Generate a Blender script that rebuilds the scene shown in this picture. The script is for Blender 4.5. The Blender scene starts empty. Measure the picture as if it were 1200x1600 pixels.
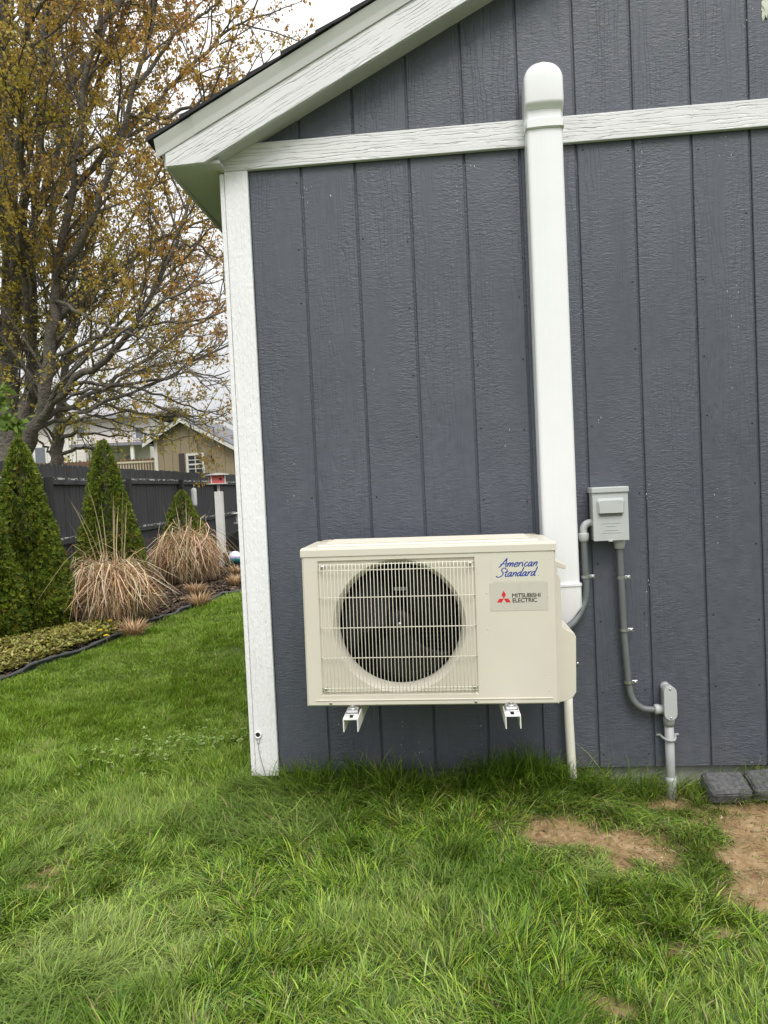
import bpy, bmesh, math, random
import numpy as np
from mathutils import Vector, Matrix

random.seed(7)
rng = np.random.default_rng(11)
scene = bpy.context.scene
COL = scene.collection

# ------------------------------------------------------------------ camera
CAM = np.array([0.4856, -2.7825, 1.0905])
YAW, PITCH, ROLL, FPX = 0.083497, -0.034556, -0.04705, 1151.7
def _basis():
    cy, sy = math.cos(YAW), math.sin(YAW)
    f = np.array([-sy, cy, 0.]); r = np.array([cy, sy, 0.]); u = np.array([0, 0, 1.])
    f2 = f * math.cos(PITCH) + u * math.sin(PITCH); u2 = u * math.cos(PITCH) - f * math.sin(PITCH)
    r3 = r * math.cos(ROLL) + u2 * math.sin(ROLL); u3 = u2 * math.cos(ROLL) - r * math.sin(ROLL)
    return r3, u3, f2
CR, CU, CF = _basis()
cam_data = bpy.data.cameras.new('camera')
cam_data.sensor_fit = 'VERTICAL'; cam_data.sensor_height = 36.0; cam_data.lens = 36.0 * FPX / 1600
cam_data.clip_start = 0.02; cam_data.clip_end = 2000
cam = bpy.data.objects.new('camera', cam_data); COL.objects.link(cam)
M = Matrix.Identity(4)
for i in range(3):
    M[i][0], M[i][1], M[i][2], M[i][3] = CR[i], CU[i], -CF[i], CAM[i]
cam.matrix_world = M
scene.camera = cam
def at(x, y, D):
    """point seen at photo pixel (x, y) whose depth along the view axis is D metres"""
    return CAM + D * (CF + CR * (x - 600) / FPX - CU * (y - 800) / FPX)
def at_y(x, y, Y):
    d = CF + CR * (x - 600) / FPX - CU * (y - 800) / FPX
    return CAM + d * (Y - CAM[1]) / d[1]
def at_z(x, y, Z):
    d = CF + CR * (x - 600) / FPX - CU * (y - 800) / FPX
    return CAM + d * (Z - CAM[2]) / d[2]

# ------------------------------------------------------------------ sky, sun, exposure
SUN_EL, SUN_AZ = math.radians(54), math.radians(163)      # azimuth clockwise from +y
world = bpy.data.worlds.new('World'); scene.world = world; world.use_nodes = True
nt = world.node_tree; nt.nodes.clear()
wo = nt.nodes.new('ShaderNodeOutputWorld'); bg = nt.nodes.new('ShaderNodeBackground')
sky = nt.nodes.new('ShaderNodeTexSky'); sky.sky_type = 'NISHITA'; sky.sun_disc = False
sky.sun_elevation = SUN_EL; sky.sun_rotation = SUN_AZ; sky.dust_density = 6.0; sky.air_density = 1.0; sky.ozone_density = 1.0
hs = nt.nodes.new('ShaderNodeHueSaturation'); hs.inputs['Saturation'].default_value = 0.15
tcw = nt.nodes.new('ShaderNodeTexCoord'); nzw = nt.nodes.new('ShaderNodeTexNoise')
nzw.inputs['Scale'].default_value = 2.2; nzw.inputs['Detail'].default_value = 6
rmp = nt.nodes.new('ShaderNodeValToRGB')
rmp.color_ramp.elements[0].position = 0.3; rmp.color_ramp.elements[0].color = (0.86, 0.875, 0.9, 1)
rmp.color_ramp.elements[1].position = 0.7; rmp.color_ramp.elements[1].color = (1, 1, 1, 1)
sc_ = nt.nodes.new('ShaderNodeVectorMath'); sc_.operation = 'SCALE'; sc_.inputs['Scale'].default_value = 11.0
mx = nt.nodes.new('ShaderNodeMix'); mx.data_type = 'RGBA'; mx.inputs['Factor'].default_value = 0.85
nt.links.new(tcw.outputs['Generated'], nzw.inputs['Vector']); nt.links.new(nzw.outputs['Fac'], rmp.inputs['Fac'])
# overcast luminance: the cloud deck brightens towards the zenith
sxw = nt.nodes.new('ShaderNodeSeparateXYZ'); nt.links.new(tcw.outputs['Generated'], sxw.inputs[0])
mz = nt.nodes.new('ShaderNodeMath'); mz.operation = 'MULTIPLY_ADD'; mz.inputs[1].default_value = 13.0; mz.inputs[2].default_value = 5.5
cl = nt.nodes.new('ShaderNodeClamp'); nt.links.new(sxw.outputs['Z'], cl.inputs['Value']); nt.links.new(cl.outputs[0], mz.inputs[0]); nt.links.new(mz.outputs[0], sc_.inputs['Scale'])
nt.links.new(rmp.outputs['Color'], sc_.inputs[0]); nt.links.new(sky.outputs['Color'], hs.inputs['Color'])
nt.links.new(hs.outputs['Color'], mx.inputs['A']); nt.links.new(sc_.outputs['Vector'], mx.inputs['B'])
nt.links.new(mx.outputs['Result'], bg.inputs['Color']); nt.links.new(bg.outputs['Background'], wo.inputs['Surface'])
bg.inputs['Strength'].default_value = 0.1
sd = bpy.data.lights.new('sun', 'SUN'); sd.energy = 1.5; sd.angle = math.radians(25); sd.color = (1, 0.97, 0.93)
so = bpy.data.objects.new('sun', sd); COL.objects.link(so)
sdir = Vector((math.sin(SUN_AZ) * math.cos(SUN_EL), math.cos(SUN_AZ) * math.cos(SUN_EL), math.sin(SUN_EL)))
so.rotation_euler = sdir.to_track_quat('Z', 'Y').to_euler(); so.location = (0, -6, 12)
vs = scene.view_settings
vs.view_transform = 'Standard'; vs.look = 'None'; vs.gamma = 1.0; vs.exposure = 0.43; vs.use_curve_mapping = False
scene.cycles.max_bounces = 6; scene.cycles.transparent_max_bounces = 8
scene.cycles.use_denoising = True; scene.cycles.denoiser = 'OPENIMAGEDENOISE'; scene.cycles.denoising_prefilter = 'NONE'

# ------------------------------------------------------------------ helpers: objects
def tag(o, label=None, cat=None, group=None, kind=None):
    if label: o['label'] = label
    if cat: o['category'] = cat
    if group: o['group'] = group
    if kind: o['kind'] = kind
    return o
def empty(name, loc, label, cat, group=None, rot=(0, 0, 0)):
    o = bpy.data.objects.new(name, None); COL.objects.link(o); o.empty_display_size = 0.05
    o.location = loc; o.rotation_euler = rot
    return tag(o, label, cat, group)
def link(name, mesh, parent=None, loc=None, rot=None):
    o = bpy.data.objects.new(name, mesh); COL.objects.link(o)
    if parent is not None: o.parent = parent
    if loc is not None: o.location = loc
    if rot is not None: o.rotation_euler = rot
    return o
def setmat(me, mat):
    me.materials.clear()
    for m in (mat if isinstance(mat, (list, tuple)) else [mat]): me.materials.append(m)
class MB:
    """collects shapes and links them as ONE mesh object"""
    def __init__(s): s.bm = bmesh.new()
    def box(s, a, b, bev=0.0, seg=1, mi=0, rot=None):
        a = Vector(a); b = Vector(b); c = (a + b) / 2; d = b - a
        t = bmesh.new()
        bmesh.ops.create_cube(t, size=1.0)
        bmesh.ops.scale(t, vec=d, verts=t.verts)
        if bev > 0:
            bmesh.ops.bevel(t, geom=t.edges[:], offset=bev, segments=seg, affect='EDGES', profile=0.5)
        if rot is not None: bmesh.ops.rotate(t, cent=(0, 0, 0), matrix=rot, verts=t.verts)
        bmesh.ops.translate(t, vec=c, verts=t.verts)
        s._merge(t, mi); return s
    def _merge(s, t, mi=0, smooth=False):
        me = bpy.data.meshes.new('tmp'); t.to_mesh(me); t.free()
        n0 = len(s.bm.faces); s.bm.from_mesh(me); bpy.data.meshes.remove(me)
        s.bm.faces.ensure_lookup_table()
        for f in s.bm.faces[n0:]:
            f.material_index = mi
            if smooth: f.smooth = True
    def tube(s, pts, rad, sides=10, caps=True, mi=0, smooth=True):
        pts = [Vector(p) for p in pts]; n = len(pts)
        rad = [rad] * n if not hasattr(rad, '__len__') else rad
        rings = []; up = None
        for i in range(n):
            d = (pts[min(i + 1, n - 1)] - pts[max(i - 1, 0)])
            d = d.normalized() if d.length > 1e-9 else Vector((0, 0, 1))
            if up is None:
                ref = Vector((0, 0, 1)) if abs(d.z) < 0.9 else Vector((1, 0, 0))
                x = d.cross(ref).normalized()
            else:
                x = (up - d * up.dot(d)).normalized()
            up = x; y = d.cross(x)
            rings.append([s.bm.verts.new(pts[i] + (x * math.cos(2 * math.pi * k / sides) + y * math.sin(2 * math.pi * k / sides)) * rad[i]) for k in range(sides)])
        for i in range(n - 1):
            for k in range(sides):
                f = s.bm.faces.new((rings[i][k], rings[i][(k + 1) % sides], rings[i + 1][(k + 1) % sides], rings[i + 1][k]))
                f.smooth = smooth; f.material_index = mi
        if caps:
            for rr in (rings[0][::-1], rings[-1]):
                f = s.bm.faces.new(rr); f.material_index = mi
        return s
    def lathe(s, prof, axis_pt=(0, 0, 0), axis='z', sides=48, mi=0, smooth=True):
        """prof: list of (radius, height)"""
        c = Vector(axis_pt); rings = []
        for (r, h) in prof:
            ring = []
            for k in range(sides):
                a = 2 * math.pi * k / sides; ca, sa = math.cos(a) * r, math.sin(a) * r
                v = {'z': (ca, sa, h), 'y': (ca, h, sa), 'x': (h, ca, sa)}[axis]
                ring.append(s.bm.verts.new(c + Vector(v)))
            rings.append(ring)
        for i in range(len(rings) - 1):
            for k in range(sides):
                f = s.bm.faces.new((rings[i][k], rings[i][(k + 1) % sides], rings[i + 1][(k + 1) % sides], rings[i + 1][k]))
                f.smooth = smooth; f.material_index = mi
        for (r, h), ring in ((prof[0], rings[0][::-1]), (prof[-1], rings[-1])):
            if r > 1e-5:
                f = s.bm.faces.new(ring); f.material_index = mi
        return s
    def prism(s, poly, a, b, axis='y', mi=0, bev=0.0, smooth=False):
        """poly in the plane across axis, extruded from a to b"""
        def P(p, h): return {'y': (p[0], h, p[1]), 'x': (h, p[0], p[1]), 'z': (p[0], p[1], h)}[axis]
        t = bmesh.new()
        A = [t.verts.new(P(p, a)) for p in poly]; B = [t.verts.new(P(p, b)) for p in poly]
        t.faces.new(A); t.faces.new(B[::-1]); n = len(poly)
        for i in range(n):
            f = t.faces.new((A[i], B[i], B[(i + 1) % n], A[(i + 1) % n])); f.smooth = smooth
        bmesh.ops.recalc_face_normals(t, faces=t.faces)
        if bev: bmesh.ops.bevel(t, geom=t.edges[:], offset=bev, segments=1, affect='EDGES', profile=0.5)
        me = bpy.data.meshes.new('tmp'); t.to_mesh(me); t.free()
        n0 = len(s.bm.faces); s.bm.from_mesh(me); bpy.data.meshes.remove(me)
        s.bm.faces.ensure_lookup_table()
        for f in s.bm.faces[n0:]: f.material_index = mi
        return s
    def quad(s, *p, mi=0):
        f = s.bm.faces.new([s.bm.verts.new(q) for q in p]); f.material_index = mi; return s
    def mesh(s, name, mat, recalc=True):
        if recalc: bmesh.ops.recalc_face_normals(s.bm, faces=s.bm.faces)
        me = bpy.data.meshes.new(name); s.bm.to_mesh(me); s.bm.free(); setmat(me, mat); return me
    def build(s, name, mat, parent=None, loc=None, rot=None, recalc=True):
        return link(name, s.mesh(name, mat, recalc), parent, loc, rot)
def np_mesh(name, V, F, mat, cols=None, smooth=False, normals=None):
    """V (n,3); F list of (m,k) int arrays (tris or quads)"""
    me = bpy.data.meshes.new(name)
    F = F if isinstance(F, list) else [F]
    tot = sum(len(f) for f in F); loops = np.concatenate([f.ravel() for f in F]).astype(np.int32)
    sizes = np.concatenate([np.full(len(f), f.shape[1]) for f in F]).astype(np.int32)
    me.vertices.add(len(V)); me.vertices.foreach_set('co', np.ascontiguousarray(V, np.float32).ravel())
    me.loops.add(len(loops)); me.loops.foreach_set('vertex_index', loops)
    me.polygons.add(tot)
    st = np.zeros(tot, np.int32); st[1:] = np.cumsum(sizes)[:-1]
    me.polygons.foreach_set('loop_start', st)
    if smooth: me.polygons.foreach_set('use_smooth', np.ones(tot, bool))
    if cols is not None:
        at_ = me.color_attributes.new('tint', 'FLOAT_COLOR', 'POINT')
        c = np.ones((len(V), 4), np.float32); c[:, :3] = cols
        at_.data.foreach_set('color', c.ravel())
    me.update(calc_edges=True); me.validate(); setmat(me, mat)
    return me

def vnoise(x, y, seed=0):
    xi = np.floor(x).astype(np.int64); yi = np.floor(y).astype(np.int64)
    def h(a, b):
        n = (a * 374761393 + b * 668265263 + seed * 1442695041) & 0x7fffffff
        n = ((n ^ (n >> 13)) * 1274126177) & 0x7fffffff
        return ((n ^ (n >> 16)) & 0xffff) / 65535.0
    fx = x - xi; fy = y - yi; fx = fx * fx * (3 - 2 * fx); fy = fy * fy * (3 - 2 * fy)
    return (h(xi, yi) * (1 - fx) + h(xi + 1, yi) * fx) * (1 - fy) + (h(xi, yi + 1) * (1 - fx) + h(xi + 1, yi + 1) * fx) * fy
def fbm(x, y, seed=0, o=4):
    t = 0; a = 0.5
    for i in range(o): t = t + a * vnoise(x * 2 ** i, y * 2 ** i, seed + i); a *= 0.5
    return t / (1 - 0.5 ** o)

# ------------------------------------------------------------------ helpers: materials
class NT:
    def __init__(s, name):
        s.m = bpy.data.materials.new(name); s.m.use_nodes = True; s.t = s.m.node_tree; s.t.nodes.clear()
        s.out = s.n('OutputMaterial'); s.b = s.n('BsdfPrincipled'); s.l(s.b.outputs[0], s.out.inputs['Surface'])
    def n(s, k, **kw):
        nd = s.t.nodes.new('ShaderNode' + k)
        for a, v in kw.items(): setattr(nd, a, v)
        return nd
    def l(s, a, b): s.t.links.new(a, b)
    def coords(s, kind='Object', scale=(1, 1, 1), rnd=0.0):
        tc = s.n('TexCoord'); mp = s.n('Mapping'); mp.inputs['Scale'].default_value = scale
        if kind == 'World':
            g = s.n('NewGeometry'); s.l(g.outputs['Position'], mp.inputs['Vector'])
        else: s.l(tc.outputs[kind], mp.inputs['Vector'])
        if rnd:
            oi = s.n('ObjectInfo'); mu = s.n('Math', operation='MULTIPLY'); mu.inputs[1].default_value = rnd
            s.l(oi.outputs['Random'], mu.inputs[0]); s.l(mu.outputs[0], mp.inputs['Location'])
        return mp.outputs[0]
    def noise(s, vec, scale, detail=4, rough=0.55, dist=0.0):
        nd = s.n('TexNoise'); nd.inputs['Scale'].default_value = scale; nd.inputs['Detail'].default_value = detail
        nd.inputs['Roughness'].default_value = rough; nd.inputs['Distortion'].default_value = dist
        s.l(vec, nd.inputs['Vector']); return nd.outputs['Fac']
    def ramp(s, fac, stops):
        r = s.n('ValToRGB'); e = r.color_ramp.elements
        while len(e) < len(stops): e.new(0.5)
        for i, (p, c) in enumerate(stops):
            e[i].position = p; e[i].color = (c, c, c, 1) if not hasattr(c, '__len__') else (*c[:3], 1)
        s.l(fac, r.inputs['Fac']); return r.outputs['Color']
    def mix(s, fac, a, b, mode='MIX'):
        m = s.n('Mix', data_type='RGBA', blend_type=mode)
        for k, v in (('Factor', fac), ('A', a), ('B', b)):
            i = m.inputs[k]
            if hasattr(v, 'links') or isinstance(v, bpy.types.NodeSocket): s.l(v, i)
            elif hasattr(v, '__len__'): i.default_value = (*v[:3], 1)
            else: i.default_value = v
        return m.outputs['Result']
    def math(s, op, a, b=0.0):
        m = s.n('Math', operation=op)
        for i, v in enumerate((a, b)):
            if isinstance(v, bpy.types.NodeSocket): s.l(v, m.inputs[i])
            else: m.inputs[i].default_value = v
        return m.outputs[0]
    def bump(s, h, strength=0.3, dist=0.002, prev=None):
        b = s.n('Bump'); b.inputs['Strength'].default_value = strength; b.inputs['Distance'].default_value = dist
        s.l(h, b.inputs['Height'])
        if prev is not None: s.l(prev, b.inputs['Normal'])
        return b.outputs['Normal']
    def fin(s, col=None, rough=None, normal=None, metal=None, spec=None):
        for k, v in (('Base Color', col), ('Roughness', rough), ('Metallic', metal), ('Specular IOR Level', spec)):
            if v is None: continue
            i = s.b.inputs[k]
            if isinstance(v, bpy.types.NodeSocket): s.l(v, i)
            elif hasattr(v, '__len__'): i.default_value = (*v[:3], 1)
            else: i.default_value = v
        if normal is not None: s.l(normal, s.b.inputs['Normal'])
        return s.m
def plain(name, col, rough=0.5, var=0.08, scale=30, bump=0.15, bscale=120, bdist=0.001, metal=None, spec=None, rnd=0.0, kind='Object'):
    t = NT(name); v = t.coords(kind, rnd=rnd)
    n = t.noise(v, scale, 5)
    c = t.ramp(n, [(0.25, [x * (1 - var) for x in col]), (0.75, [min(1, x * (1 + var)) for x in col])])
    r = t.ramp(n, [(0.3, max(0, rough - 0.06)), (0.7, min(1, rough + 0.06))])
    nb = t.bump(t.noise(v, bscale, 4), bump, bdist)
    return t.fin(c, r, nb, metal, spec)
def leafmat(name, rough=0.45, trans=0.3, spec=0.4, fallback=None):
    t = NT(name); a = t.n('Attribute', attribute_name='tint')
    t.fin(a.outputs['Color'], rough, spec=spec)
    tr = t.n('BsdfTranslucent'); t.l(a.outputs['Color'], tr.inputs['Color'])
    ms = t.n('MixShader'); ms.inputs[0].default_value = trans
    t.l(t.b.outputs[0], ms.inputs[1]); t.l(tr.outputs[0], ms.inputs[2]); t.l(ms.outputs[0], t.out.inputs['Surface'])
    return t.m

# siding: dark blue-grey painted panel with embossed cedar grain, paint chips, nail holes
def mat_siding():
    t = NT('siding_paint')
    w = t.coords('World', rnd=37.0)
    rip = t.coords('World', (42, 42, 120), rnd=37.0)           # fine cross ripples of rough-sawn emboss
    n1 = t.noise(rip, 1.0, 3, 0.55, 0.9)
    gr = t.coords('World', (1.0, 1.0, 0.10), rnd=37.0)
    wv = t.n('TexWave', wave_type='BANDS', bands_direction='X', wave_profile='SIN')
    wv.inputs['Scale'].default_value = 16; wv.inputs['Distortion'].default_value = 22; wv.inputs['Detail'].default_value = 3
    wv.inputs['Detail Scale'].default_value = 0.9; wv.inputs['Detail Roughness'].default_value = 0.6
    t.l(gr, wv.inputs['Vector'])
    line = t.ramp(wv.outputs['Fac'], [(0.0, 0.0), (0.16, 0.8), (0.3, 1.0)])
    msk = t.ramp(t.noise(t.coords('World', (5, 5, 1.1), rnd=37.0), 1.0, 2), [(0.40, 0.0), (0.62, 1.0)])
    amp = t.ramp(t.noise(t.coords('World', (11, 11, 2.2), rnd=37.0), 1.0, 3), [(0.36, 0.12), (0.64, 1.0)])
    b1 = t.bump(t.math('MULTIPLY', n1, amp), 0.62, 0.0065)
    lm = t.mix(msk, (1, 1, 1), line)
    b2 = t.bump(lm, 0.4, 0.0035, b1)
    big = t.noise(w, 2.3, 5); fine = t.noise(w, 30, 4)
    c = t.ramp(big, [(0.3, (0.062, 0.069, 0.090)), (0.7, (0.083, 0.092, 0.116))])
    c = t.mix(0.35, c, t.ramp(fine, [(0.3, (0.061, 0.067, 0.086)), (0.7, (0.095, 0.103, 0.125))]))
    # faint pale run marks
    st = t.noise(t.coords('World', (30, 30, 0.8)), 1.0, 3)
    c = t.mix(t.ramp(st, [(0.66, 0.0), (0.82, 0.22)]), c, (0.16, 0.165, 0.17))
    # paint chips: rare small cells
    vo = t.n('TexVoronoi', feature='F1'); vo.inputs['Scale'].default_value = 17
    vo.inputs['Randomness'].default_value = 1; t.l(t.coords('World', (1, 1, 0.55)), vo.inputs['Vector'])
    sel = t.n('SeparateColor'); t.l(vo.outputs['Color'], sel.inputs[0])
    near = t.math('LESS_THAN', vo.outputs['Distance'], t.math('MULTIPLY', sel.outputs[1], 0.05))
    reg = t.ramp(t.noise(t.coords('World', (2.5, 2.5, 0.6)), 1.0, 2), [(0.43, 0.0), (0.48, 1.0)])
    chip = t.math('MULTIPLY', t.math('MULTIPLY', near, t.math('GREATER_THAN', sel.outputs[0], 0.80)), reg)
    nail = t.math('MULTIPLY', t.math('LESS_THAN', vo.outputs['Distance'], 0.05), t.math('LESS_THAN', sel.outputs[0], 0.022))
    c = t.mix(chip, c, (0.5, 0.51, 0.5)); c = t.mix(nail, c, (0.01, 0.01, 0.012))
    # rain-splashed soil dust low on the wall
    gp = t.n('NewGeometry'); sz = t.n('SeparateXYZ'); t.l(gp.outputs['Position'], sz.inputs[0])
    low_ = t.math('SUBTRACT', t.noise(t.coords('World', (9, 9, 5)), 1.0, 5), t.math('MULTIPLY', sz.outputs[2], 1.9))
    c = t.mix(t.ramp(low_, [(0.36, 0.0), (0.62, 0.16)]), c, (0.19, 0.17, 0.14))
    r = t.ramp(fine, [(0.3, 0.42), (0.7, 0.58)])
    return t.fin(c, r, b2, spec=0.5)
def mat_trim(name, strength=0.72, wscale=24, col=(0.715, 0.71, 0.715), stucco=0.0):
    t = NT(name)
    v = t.coords('Object', (0.085, 1, 1), rnd=9.0)
    wv = t.n('TexWave', wave_type='BANDS', bands_direction='Z', wave_profile='SIN')
    wv.inputs['Scale'].default_value = wscale; wv.inputs['Distortion'].default_value = 9; wv.inputs['Detail'].default_value = 3
    wv.inputs['Detail Scale'].default_value = 2.2; wv.inputs['Detail Roughness'].default_value = 0.55
    t.l(v, wv.inputs['Vector'])
    ln = t.ramp(wv.outputs['Fac'], [(0.0, 0.0), (0.10, 0.7), (0.22, 1.0)])
    brk = t.ramp(t.noise(t.coords('Object', (8, 40, 40)), 1.0, 3), [(0.38, 0.0), (0.6, 1.0)])
    ln = t.mix(brk, (1, 1, 1), ln)
    b = t.bump(ln, strength, 0.005)
    b = t.bump(t.noise(t.coords('Object', (60, 160, 160)), 1.0, 4), 0.28, 0.0025, b)
    if stucco: b = t.bump(t.noise(t.coords('Object', (38, 90, 90)), 1.0, 3, 0.5, 0.6), stucco, 0.004, b)
    n = t.noise(t.coords('Object', (3, 9, 9)), 1.0, 5)
    c = t.ramp(n, [(0.3, [x * 0.93 for x in col]), (0.7, col)])
    c = t.mix(t.ramp(t.noise(t.coords('Object', (6, 30, 30)), 1.0, 4), [(0.62, 0.0), (0.8, 0.3)]), c, (0.52, 0.51, 0.46))
    return t.fin(c, 0.5, b, spec=0.4)
M_SIDING = mat_siding()
M_TRIM = mat_trim('trim_paint')
M_POST = mat_trim('corner_paint', 0.35, 20, (0.82, 0.815, 0.825), 0.7)
M_SOFFIT = plain('soffit_paint', (0.58, 0.57, 0.57), 0.55, 0.05, 20, 0.35, 260, 0.0015)
M_DRIP = plain('drip_metal', (0.70, 0.69, 0.69), 0.32, 0.03, 8, 0.05, 50)
M_SHINGLE = plain('shingle', (0.03, 0.03, 0.033), 0.9, 0.35, 180, 0.8, 420, 0.002)
M_FOUND = plain('concrete', (0.3, 0.31, 0.28), 0.9, 0.2, 14, 0.5, 160, 0.003)
M_PVC = plain('white_pvc', (0.80, 0.80, 0.815), 0.3, 0.02, 6, 0.04, 14, 0.002)
def mat_pvc():
    t = NT('white_pvc_gloss'); v = t.coords('Object')
    b = t.bump(t.noise(t.coords('Object', (26, 26, 1.1)), 1.0, 3), 0.35, 0.006)
    c = t.ramp(t.noise(v, 9, 5), [(0.3, (0.78, 0.78, 0.79)), (0.7, (0.81, 0.81, 0.82))])
    c = t.mix(t.ramp(t.noise(t.coords('Object', (40, 40, 6)), 1.0, 4), [(0.66, 0.0), (0.85, 0.25)]), c, (0.6, 0.6, 0.57))
    return t.fin(c, 0.16, b, spec=0.55)
M_DUCT = mat_pvc()
M_DARK = plain('dark_inside', (0.009, 0.009, 0.010), 0.8)
M_FAN = plain('fan_plastic', (0.006, 0.006, 0.006), 0.55, spec=0.3)
M_STEEL = plain('zinc_steel', (0.55, 0.55, 0.56), 0.33, 0.12, 60, 0.1, 200, 0.0005, metal=0.9)
M_BRACK = plain('bracket_paint', (0.75, 0.75, 0.7), 0.4, 0.05)
M_BOX = plain('grey_enamel', (0.44, 0.46, 0.45), 0.42, 0.04, 12, 0.06, 300, 0.0006)
M_COND = plain('grey_pvc', (0.36, 0.37, 0.37), 0.42, 0.05, 20)
M_FLEX = plain('flex_conduit', (0.14, 0.15, 0.152), 0.45, 0.08, 30)
M_CREAMPIPE = plain('cream_pvc', (0.74, 0.71, 0.62), 0.4, 0.06, 12)
M_PAVER = plain('paver', (0.095, 0.095, 0.098), 0.85, 0.6, 60, 0.8, 180, 0.004)
M_RED = plain('logo_red', (0.62, 0.025, 0.035), 0.4, 0.02)
M_BLUE = plain('logo_blue', (0.02, 0.055, 0.30), 0.4, 0.02)
M_BLACK = plain('logo_black', (0.015, 0.015, 0.015), 0.4, 0.02)
M_PLATE = plain('label_film', (0.54, 0.51, 0.44), 0.3, 0.02)
M_STICK = plain('clear_film', (0.63, 0.60, 0.505), 0.25, 0.01)
def mat_unit():
    t = NT('cream_enamel'); v = t.coords('Object')
    c = t.ramp(t.noise(v, 5, 4), [(0.3, (0.615, 0.572, 0.485)), (0.7, (0.645, 0.602, 0.51))])
    # rain beads
    vo = t.n('TexVoronoi', feature='F1'); vo.inputs['Scale'].default_value = 75; t.l(v, vo.inputs['Vector'])
    se = t.n('SeparateColor'); t.l(vo.outputs['Color'], se.inputs[0])
    rad = t.math('MULTIPLY', t.math('GREATER_THAN', se.outputs[0], 0.86), t.math('MULTIPLY', se.outputs[1], 0.28))
    h = t.math('MAXIMUM', t.math('SUBTRACT', rad, vo.outputs['Distance']), 0.0)
    b = t.bump(h, 0.6, 0.008); b = t.bump(t.noise(v, 500, 2), 0.08, 0.0006, b)
    r = t.mix(t.math('GREATER_THAN', h, 0.0), (0.4, 0.4, 0.4), (0.08, 0.08, 0.08))
    return t.fin(c, r, b, spec=0.5)
M_UNIT = mat_unit()

# ================================================================== GROUND (one sheet to the horizon)
BED = [(-2.95, 0.6), (-2.66, 1.3), (-2.55, 1.87), (-2.52, 2.33), (-2.45, 2.7), (-2.40, 3.1), (-2.40, 3.6), (-2.35, 4.36), (-2.24, 5.44), (-2.08, 6.25), (-1.85, 7.4), (-1.6, 9.0)]
_by = np.array([p[1] for p in BED]); _bx = np.array([p[0] for p in BED])
def bed_x(y): return np.interp(y, _by, _bx)
DIRT = [(0.82, -0.36, 0.20, 0.085), (1.00, -0.38, 0.17, 0.13), (0.97, -0.52, 0.055, 0.075), (1.14, -0.345, 0.07, 0.05), (1.53, -0.28, 0.22, 0.17), (1.44, -0.46, 0.17, 0.12), (1.40, -0.66, 0.16, 0.13),
        (1.15, -0.86, 0.075, 0.025), (1.02, -0.93, 0.05, 0.022), (0.82, -1.13, 0.075, 0.032), (-0.79, -0.65, 0.055, 0.03), (-0.86, -0.64, 0.045, 0.03), (-0.82, -0.54, 0.05, 0.03), (1.24, -0.10, 0.10, 0.05), (1.48, -0.13, 0.2, 0.05)]
def dirt_at(x, y):
    d = np.zeros_like(x)
    wob = (fbm(x * 9, y * 9, 3) - 0.5) * 1.5
    for cx, cy, rx, ry in DIRT:
        q = np.sqrt(((x - cx) / rx) ** 2 + ((y - cy) / ry) ** 2) + wob
        d = np.maximum(d, np.clip((1.32 - q) / 0.75, 0, 1))
    return d
def ground_z(x, y):
    z = -0.095 + (fbm(x * 1.7, y * 1.7, 5) - 0.5) * 0.05 + (fbm(x * 7, y * 7, 9) - 0.5) * 0.012
    z = z - np.clip((y - 1) / 12, 0, 1) * 0.10 - np.clip((-x - 2.0) / 4, 0, 1) * 0.04
    z = z + 0.040 * np.clip((1.12 - x) / 0.3, 0, 1) * np.clip((y + 0.75) / 0.55, 0, 1) * np.clip((0.8 + x) / 0.5, 0, 1) * np.clip((0.6 - y) / 0.5, 0, 1)
    far = np.clip((np.hypot(x, y) - 15) / 30, 0, 1)
    z = z * (1 - far) + far * -0.25
    near = np.clip(1 - np.hypot(x - 1, y + 0.5) / 1.5, 0, 1) > 0
    z = np.where(near, z - 0.012 * dirt_at(x, y) + 0.02 * dirt_at(x, y) * (fbm(x * 22, y * 22, 21) - 0.5), z)
    # mulch bed is mounded a little
    inb = np.clip((bed_x(y) - x) / 0.3, 0, 1) * np.clip((12 - y) / 3, 0, 1) * np.clip((y - 0.8) / 0.5, 0, 1)
    return z + 0.05 * inb
def axis(a, b, step, lo, hi, grow=1.16):
    c = list(np.arange(a, b + 1e-6, step)); s = step; x = c[-1]
    while x < hi: s *= grow; x += s; c.append(x)
    s = step; x = c[0]; pre = []
    while x > lo: s *= grow; x -= s; pre.append(x)
    return np.array(pre[::-1] + c)
gx = axis(-1.6, 2.0, 0.02, -400, 400, 1.13); gy = axis(-2.0, 0.1, 0.02, -400, 600, 1.13)
GX, GY = np.meshgrid(gx, gy); GZ = ground_z(GX, GY)
nx, ny = len(gx), len(gy)
idx = np.arange(nx * ny).reshape(ny, nx)
Fg = np.stack([idx[:-1, :-1], idx[:-1, 1:], idx[1:, 1:], idx[1:, :-1]], -1).reshape(-1, 4)
Vg = np.stack([GX, GY, GZ], -1).reshape(-1, 3)
gcol = np.zeros((nx * ny, 3)); gcol[:, 0] = dirt_at(GX, GY).ravel()
gcol[:, 1] = (np.clip((bed_x(GY) - GX) / 0.06, 0, 1) * np.clip((GX + 5.2) / 0.4, 0, 1) * (GY > 0.4) * (GY < 20)).ravel()
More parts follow.
